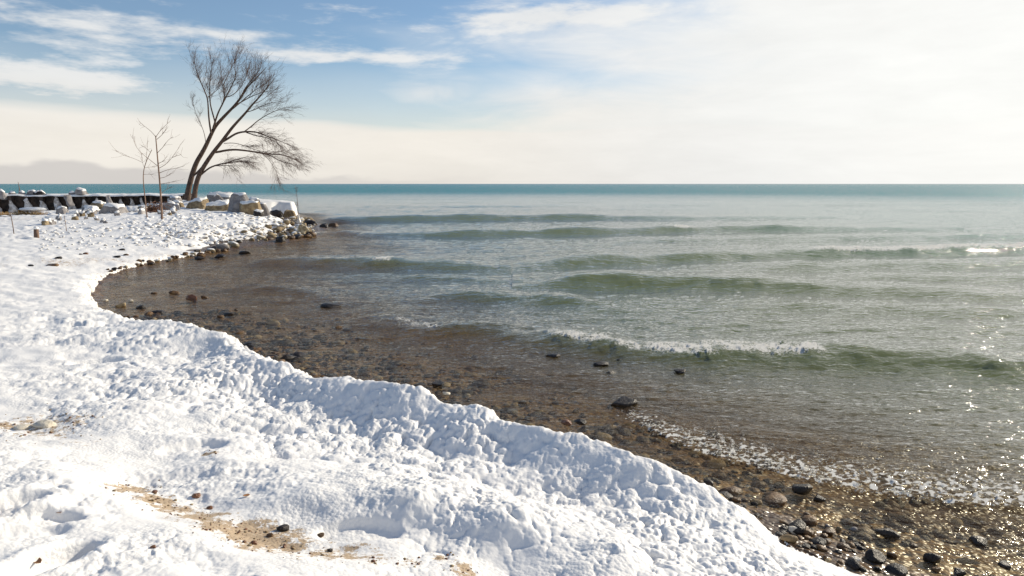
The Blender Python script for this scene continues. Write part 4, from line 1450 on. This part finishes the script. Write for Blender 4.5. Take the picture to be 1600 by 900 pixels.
lines = [(p_, a, b, r0, r1, st) for p_, a, b, r0, r1, st in LIMBS] + [(TRUNK_A[9:], .5, .8, 0, 0, 'up'), (TRUNK_B[10:], -.7, -1, 0, 0, 'up')]
for p_, a, b, r0, r1, st in lines:
    ln = smooth_line(path(p_, a, b), max(10, len(p_) * 3))
    if st in ('up', 'hang', 'mid'):
        ln = ln[:max(6, int(len(ln) * (.9 if st == 'up' else .95)))]
    if r0:
        tb = Tubes()
        tb.add(ln, (r1 + (r0 - r1) * (1 - np.linspace(0, 1, len(ln))) ** .8) * .85, 6)
        link('limb', tb.mesh('limb', base), M_BARK, tree)
    if st == 'none':
        continue
    seg = np.linalg.norm(np.diff(ln, axis=0), axis=1).sum()
    for _ in range(int(seg * {'up': 5.2, 'hang': 5.0, 'mid': 4.4, 'thin': 3.0}[st])):
        t = rt.uniform(.28 if r0 else .1, 1.0) ** .8
        i = min(int(t * (len(ln) - 1)), len(ln) - 2)
        q = ln[i] + (ln[i + 1] - ln[i]) * rt.uniform()
        d = ln[i + 1] - ln[i]
        d = d / np.linalg.norm(d) + rt.normal(0, .46, 3) + (np.array([.15, 0, .1]) if st == 'hang' else 0)
        if st == 'up':
            d[2] += .25
        twig(q, d, rt.uniform(.8, 2.5) * (.8 if st == 'hang' else .92) * (1 - .38 * t) * (.55 if st == 'thin' else 1), rt.uniform(.007, .0105), 'up' if st == 'thin' else st, 0)
link('crown', tw.mesh('crown', base), M_TWIG, tree)


def sapling(name, trunk_px, dep, r0, branches, label):
    b = D(*trunk_px[0], dep)
    o = link(name, None, None, label=label, category='tree')
    o.location = b
    tb = Tubes()
    ln = smooth_line([D(x, y, dep) for x, y in trunk_px], 16)
    tb.add(ln, np.linspace(r0, r0 * .45, 16), 7)
    link('trunk', tb.mesh('trunk', b), M_SAP, o)
    tb = Tubes()
    for k, br in enumerate(branches):
        dz = (-1) ** k * .5
        l2 = smooth_line([D(x, y, dep + dz * i / len(br)) for i, (x, y) in enumerate(br)], 10)
        tb.add(l2, np.linspace(r0 * .26, .005, 10), 4)
        for _ in range(5):
            i = rt.randint(3, 9)
            d = (l2[i + 1 if i < 9 else i] - l2[i - 1])
            d = d / np.linalg.norm(d) + rt.normal(0, .5, 3) + np.array([0, 0, .15])
            d /= np.linalg.norm(d)
            ln_ = rt.uniform(.25, .6)
            q = l2[i] + d * ln_ * .5 + rt.normal(0, .02, 3)
            tb.add([l2[i], q, q + (d + rt.normal(0, .25, 3)) * ln_ * .5], [.006, .0045, .003], 3)
    link('crown', tb.mesh('crown', b), M_SAP, o)


def sp(l, dx=180, k=120 / 635.0, dy=180):               # points read off an enlarged crop
    return [(dx + a * k, dy + b * k) for a, b in l]


sapling('sapling', sp([(388, 870), (380, 720), (372, 600), (362, 480), (352, 380), (342, 260), (334, 170)]), 33.0, .050,
        [sp(q) for q in ([(336, 180), (370, 130), (420, 80), (460, 45)], [(345, 200), (390, 160), (440, 95)], [(336, 180), (300, 135), (240, 90), (195, 50)], [(350, 310), (400, 260), (435, 205), (475, 180)],
                         [(358, 440), (420, 410), (470, 350), (530, 265)], [(470, 350), (510, 335), (550, 325)], [(362, 480), (430, 450), (500, 440), (570, 420)], [(350, 420), (290, 370), (220, 320), (165, 260), (140, 160)],
                         [(366, 520), (410, 515), (460, 480)], [(372, 570), (430, 560), (530, 540)], [(378, 650), (420, 615), (470, 590)], [(352, 400), (390, 385), (430, 340)])],
        'taller straight bare sapling in front of the brush heap')
sapling('sapling', sp([(264, 850), (255, 760), (243, 650), (232, 560), (230, 480), (238, 430), (265, 360), (303, 285)]), 33.5, .031,
        [sp(q) for q in ([(236, 425), (222, 380), (220, 320)], [(225, 390), (150, 355), (60, 330), (0, 290)], [(240, 435), (290, 428), (330, 430)], [(255, 380), (262, 300), (268, 210)], [(290, 305), (250, 270), (215, 250)], [(233, 490), (270, 488), (310, 490)])],
        'shorter crooked bare sapling beside the taller straight one')

# ------------------------------------------------------------------ small things on the beach
M_WOOD = mat_bark('weathered wood', (0.10, 0.06, 0.045), (0.24, 0.15, 0.10))
M_GRASS = mat_plain('dry beach grass', (0.30, 0.18, 0.07), (0.55, 0.37, 0.17), .9, 20)
M_ICE = mat_plain('cream ice', (0.66, 0.60, 0.52), (0.80, 0.76, 0.68), .3, 6)


def one_tube(name, pts_, rad, sides, mat, label, cat, group=None):
    b = Vector(pts_[0])
    tb = Tubes()
    tb.add(smooth_line(pts_, 8), np.interp(np.linspace(0, 1, 8), [0, 1], rad), sides)
    o = link(name, tb.mesh(name, b), mat, label=label, category=cat, group=group)
    o.location = b
    return o


h3 = hits([(22, 365), (104, 361), (57, 371), (252, 336), (467, 348), (45, 346), (8, 342)])
m0 = scale_at(h3[0])
one_tube('stake', [h3[0] - Vector((0, 0, .15)), h3[0] + Vector((-.02, 0, .45)), h3[0] + Vector((-.05, 0, 29 * m0))], (.018, .014), 6, M_WOOD, 'thin dark stake standing in the snow below the dry grass', 'stake')
m0 = scale_at(h3[1])
one_tube('stake', [h3[1] - Vector((0, 0, .15)), h3[1] + Vector((-.01, 0, .4)), h3[1] + Vector((-.04, 0, 24 * m0))], (.014, .011), 6, M_WOOD, 'thin dark stake beside the tilted pale slab', 'stake')
m0 = scale_at(h3[2])
po = link('wooden_post', None, None, label='short brown wooden post stub capped with snow on the white beach', category='post')
po.location = h3[2]
tb = Tubes()
rp = 3.6 * m0
tb.add([(0, 0, -.15), (.01, 0, .1), (.02, 0, 13 * m0), (.021, 0, 13 * m0 + .01)], [rp * 1.1, rp, rp * .95, .01], 9)
link('post', tb.mesh('post', (0, 0, 0)), M_WOOD, po)
v, f = ico(2)
link('snow_cap', raw_mesh('snow_cap', v * np.array([rp * 1.05, rp * 1.05, .07]) + np.array([.02, 0, 13 * m0 + .03]), f), M_SNOW, po)
wp = D(30, 303, 51.2)
one_tube('twig', [wp, D(30.5, 296, 51.2), D(29.5, 290, 51.2), D(28, 284, 51.2)], (.045, .012), 5, M_WOOD, 'bare dark twig sticking up from the top of the wall', 'twig')

# brush heap behind the saplings
bh = link('brush_heap', None, None, label='dark heap of cut branches behind the two saplings', category='brush heap')
bh.location = D(243, 333, 40)
tb = Tubes()
for k in range(90):
    a = rt.uniform(0, 6.28)
    c = np.array([rt.normal(0, .26), rt.normal(0, .25), abs(rt.normal(.22, .2))])
    l_ = rt.uniform(.25, .6)
    d = np.array([math.cos(a), math.sin(a), rt.normal(0, .45)])
    tb.add([c - d * l_ / 2, c + rt.normal(0, .04, 3), c + d * l_ / 2], [.02, .016, .008], 4)
link('branches', tb.mesh('branches', (0, 0, 0)), mat_bark('cut branches', (0.06, 0.025, 0.015), (0.20, 0.09, 0.05)), bh)
stone('stone', pooled('brown', 3), D(240, 331, 40.4), (.35, .3, .28), .3, label='brown stone inside the heap of cut branches', category='stone')


def tuft(p, wid, hgt, n, label):
    o = link('grass_tuft', None, None, label=label, category='grass')
    o.location = p
    tb = Tubes()
    for _ in range(n):
        x, y = rt.uniform(-wid, wid), rt.normal(0, .25)
        h_ = hgt * rt.uniform(.6, 1.1)
        lx = rt.normal(-.05, .12)
        tb.add([(x, y, -.05), (x + lx * .4, y - .03, h_ * .6), (x + lx * 1.6, y - .10, h_ * rt.uniform(.7, 1))], [.016, .012, .005], 3)
    link('blades', tb.mesh('blades', (0, 0, 0)), M_GRASS, o)


g1 = D(49, 343, 43)
tuft(g1, .85, .62, 420, 'larger tuft of frozen tan grass under a snow lid before the wall')
g2 = D(7, 341, 43)
tuft(g2, .5, .42, 200, 'smaller tuft of frozen tan grass at the left edge')
v, f = ico(3)
v = v * (1 + .15 * perlin(v[:, 0] * 3, v[:, 1] * 3, 31))[:, None] * np.array([.82, .55, .13])
o = link('snow_lid', raw_mesh('snow_lid', v, f), M_SNOW, label='rounded lid of snow lying on the larger tan grass tuft', category='snow')
o.location = g1 + Vector((.12, .1, .64))

# slabs of frozen snow leaning on the wall
for px0, py0, px1, py1, wd_, lab in ((112, 322, 104, 305, .42, 'snow crusted slab leaning steeply against the wall near the white boulder'), (173, 321, 167, 306, .30, 'narrow snow crusted slab leaning against the wall left of the saplings')):
    dep = 49.6
    a, b = D(px0, py0, dep), D(px1, py1, dep + .4)
    ln_ = (b - a).length
    v, n, f = block_co(int(px0), [(x, y, z) for x in (-wd_ / 2, wd_ / 2) for y in (-.09, .09) for z in (0, ln_)])
    o = link('slab', raw_mesh('slab', v, f), M_ST_GREY, label=lab, category='slab')
    o.location = a
    o.rotation_euler = (b - a).to_track_quat('Z', 'Y').to_euler()

# iced stem at the tip
st = link('iced_stem', None, None, label='thin iced plant stem standing on a cone of ice at the tip of the point', category='plant')
p = h3[4]
st.location = p
m0 = scale_at(p)
tb = Tubes()
tb.add(smooth_line([(0, 0, 0), (-.01, 0, 18 * m0), (-.02, 0, 34 * m0), (-.12, 0, 58 * m0)], 12), np.linspace(.022, .008, 12), 5)
for k in range(14):
    z = rt.uniform(20, 54) * m0
    d = rt.normal(0, .08, 2)
    tb.add([(-.02, 0, z), (-.02 + d[0], d[1], z + .06), (-.02 + d[0] * 1.5, d[1], z + .03)], [.012, .01, .006], 4)
link('stem', tb.mesh('stem', (0, 0, 0)), M_WOOD, st)
tb = Tubes()
tb.add([(0, 0, -.35), (0, 0, -.1), (0, 0, .12), (0, 0, .3), (0, 0, .55)], [.28, .22, .12, .055, .02], 9)
link('ice_cone', tb.mesh('ice_cone', (0, 0, 0)), M_ICE, st)

# dead leaves on the snow
M_LEAF = mat_plain('dead leaf', (0.22, 0.09, 0.03), (0.34, 0.16, 0.06), .7, 40)
for (px, py, sz, lab), p in zip(((58, 879, .030, 'curled dead leaf beside the deep footprint at bottom left'), (92, 803, .016, 'tiny dead leaf on clean snow above the deep footprint'), (385, 776, .022, 'dead leaf by the rusty pebbles in the worn trough')), hits([(58, 879), (92, 803), (385, 776)])):
    gx_, gy_ = np.meshgrid(np.linspace(-1, 1, 7), np.linspace(-1, 1, 5), indexing='ij')
    wv = (1 - gx_ ** 2) ** .6 * .5 + .02
    o = link('leaf', grid_mesh('leaf', gx_ * sz, gy_ * wv * sz, (.35 * gy_ ** 2 * wv + .12 * gx_ ** 2) * sz), M_LEAF, label=lab, category='leaf')
    md = o.modifiers.new('thickness', 'SOLIDIFY')
    md.thickness = .0015
    o.location = p + Vector((0, 0, .006))
    o.rotation_euler = (.2, .1, px * .1)

# ------------------------------------------------------------------ froth thrown up by the breakers
M_FOAM, t_, o_ = material('froth')
fd_ = t_.node('ShaderNodeBsdfDiffuse')
t_.put(fd_.inputs[0], (0.86, 0.84, 0.78))
ft_ = t_.node('ShaderNodeBsdfTranslucent')
t_.put(ft_.inputs[0], (0.90, 0.86, 0.76))
fg_ = t_.node('ShaderNodeBsdfGlossy')
fg_.inputs['Roughness'].default_value = .12
fm_ = t_.node('ShaderNodeMixShader')
fm_.inputs[0].default_value = .6
t_.l.new(fd_.outputs[0], fm_.inputs[1])
t_.l.new(ft_.outputs[0], fm_.inputs[2])
fm2 = t_.node('ShaderNodeMixShader')
fm2.inputs[0].default_value = .12
t_.l.new(fm_.outputs[0], fm2.inputs[1])
t_.l.new(fg_.outputs[0], fm2.inputs[2])
t_.l.new(fm2.outputs[0], o_.inputs[0])
fp = []
rf = np.random.RandomState(8)
for (x0, x1, line, n, back, sz) in ((1000, 1600, SWASH, 4500, .50, .0035),):
    lx = [q[0] for q in line]
    ly = [q[1] for q in line]
    px = rf.uniform(x0, x1, n)
    py = np.interp(px, lx, ly)
    qq = np.array([U(a, b, .05)[:2] for a, b in zip(px, py)])
    x = qq[:, 0] + rf.normal(0, .03, n)
    y = qq[:, 1] + np.abs(rf.normal(0, back, n)) - .02
    ok = perlin(x * 5.0, y * 5.0, 88) > rf.uniform(-.35, .40, n)
    fp += [(a, b, sz * c) for a, b, c in zip(x[ok], y[ok], rf.lognormal(0, .45, n)[ok])]
fx_ = np.array([q[0] for q in fp])
fy_ = np.array([q[1] for q in fp])
fh, _ = waves(fx_, fy_)
fh = np.where(fh > 0, fh * .9, fh * .3)
v, f = ico(1)
co, fa = [], []
for k, q in enumerate(fp):
    co.append(v * np.array([1.25, 1, .75]) * q[2] + np.array([q[0], q[1], fh[k] + q[2] * .25]))
    fa.append(f + k * len(v))
link('foam', raw_mesh('foam', np.concatenate(co), np.concatenate(fa)), M_FOAM, kind='stuff', label='white froth along the breaking wave and the swash')
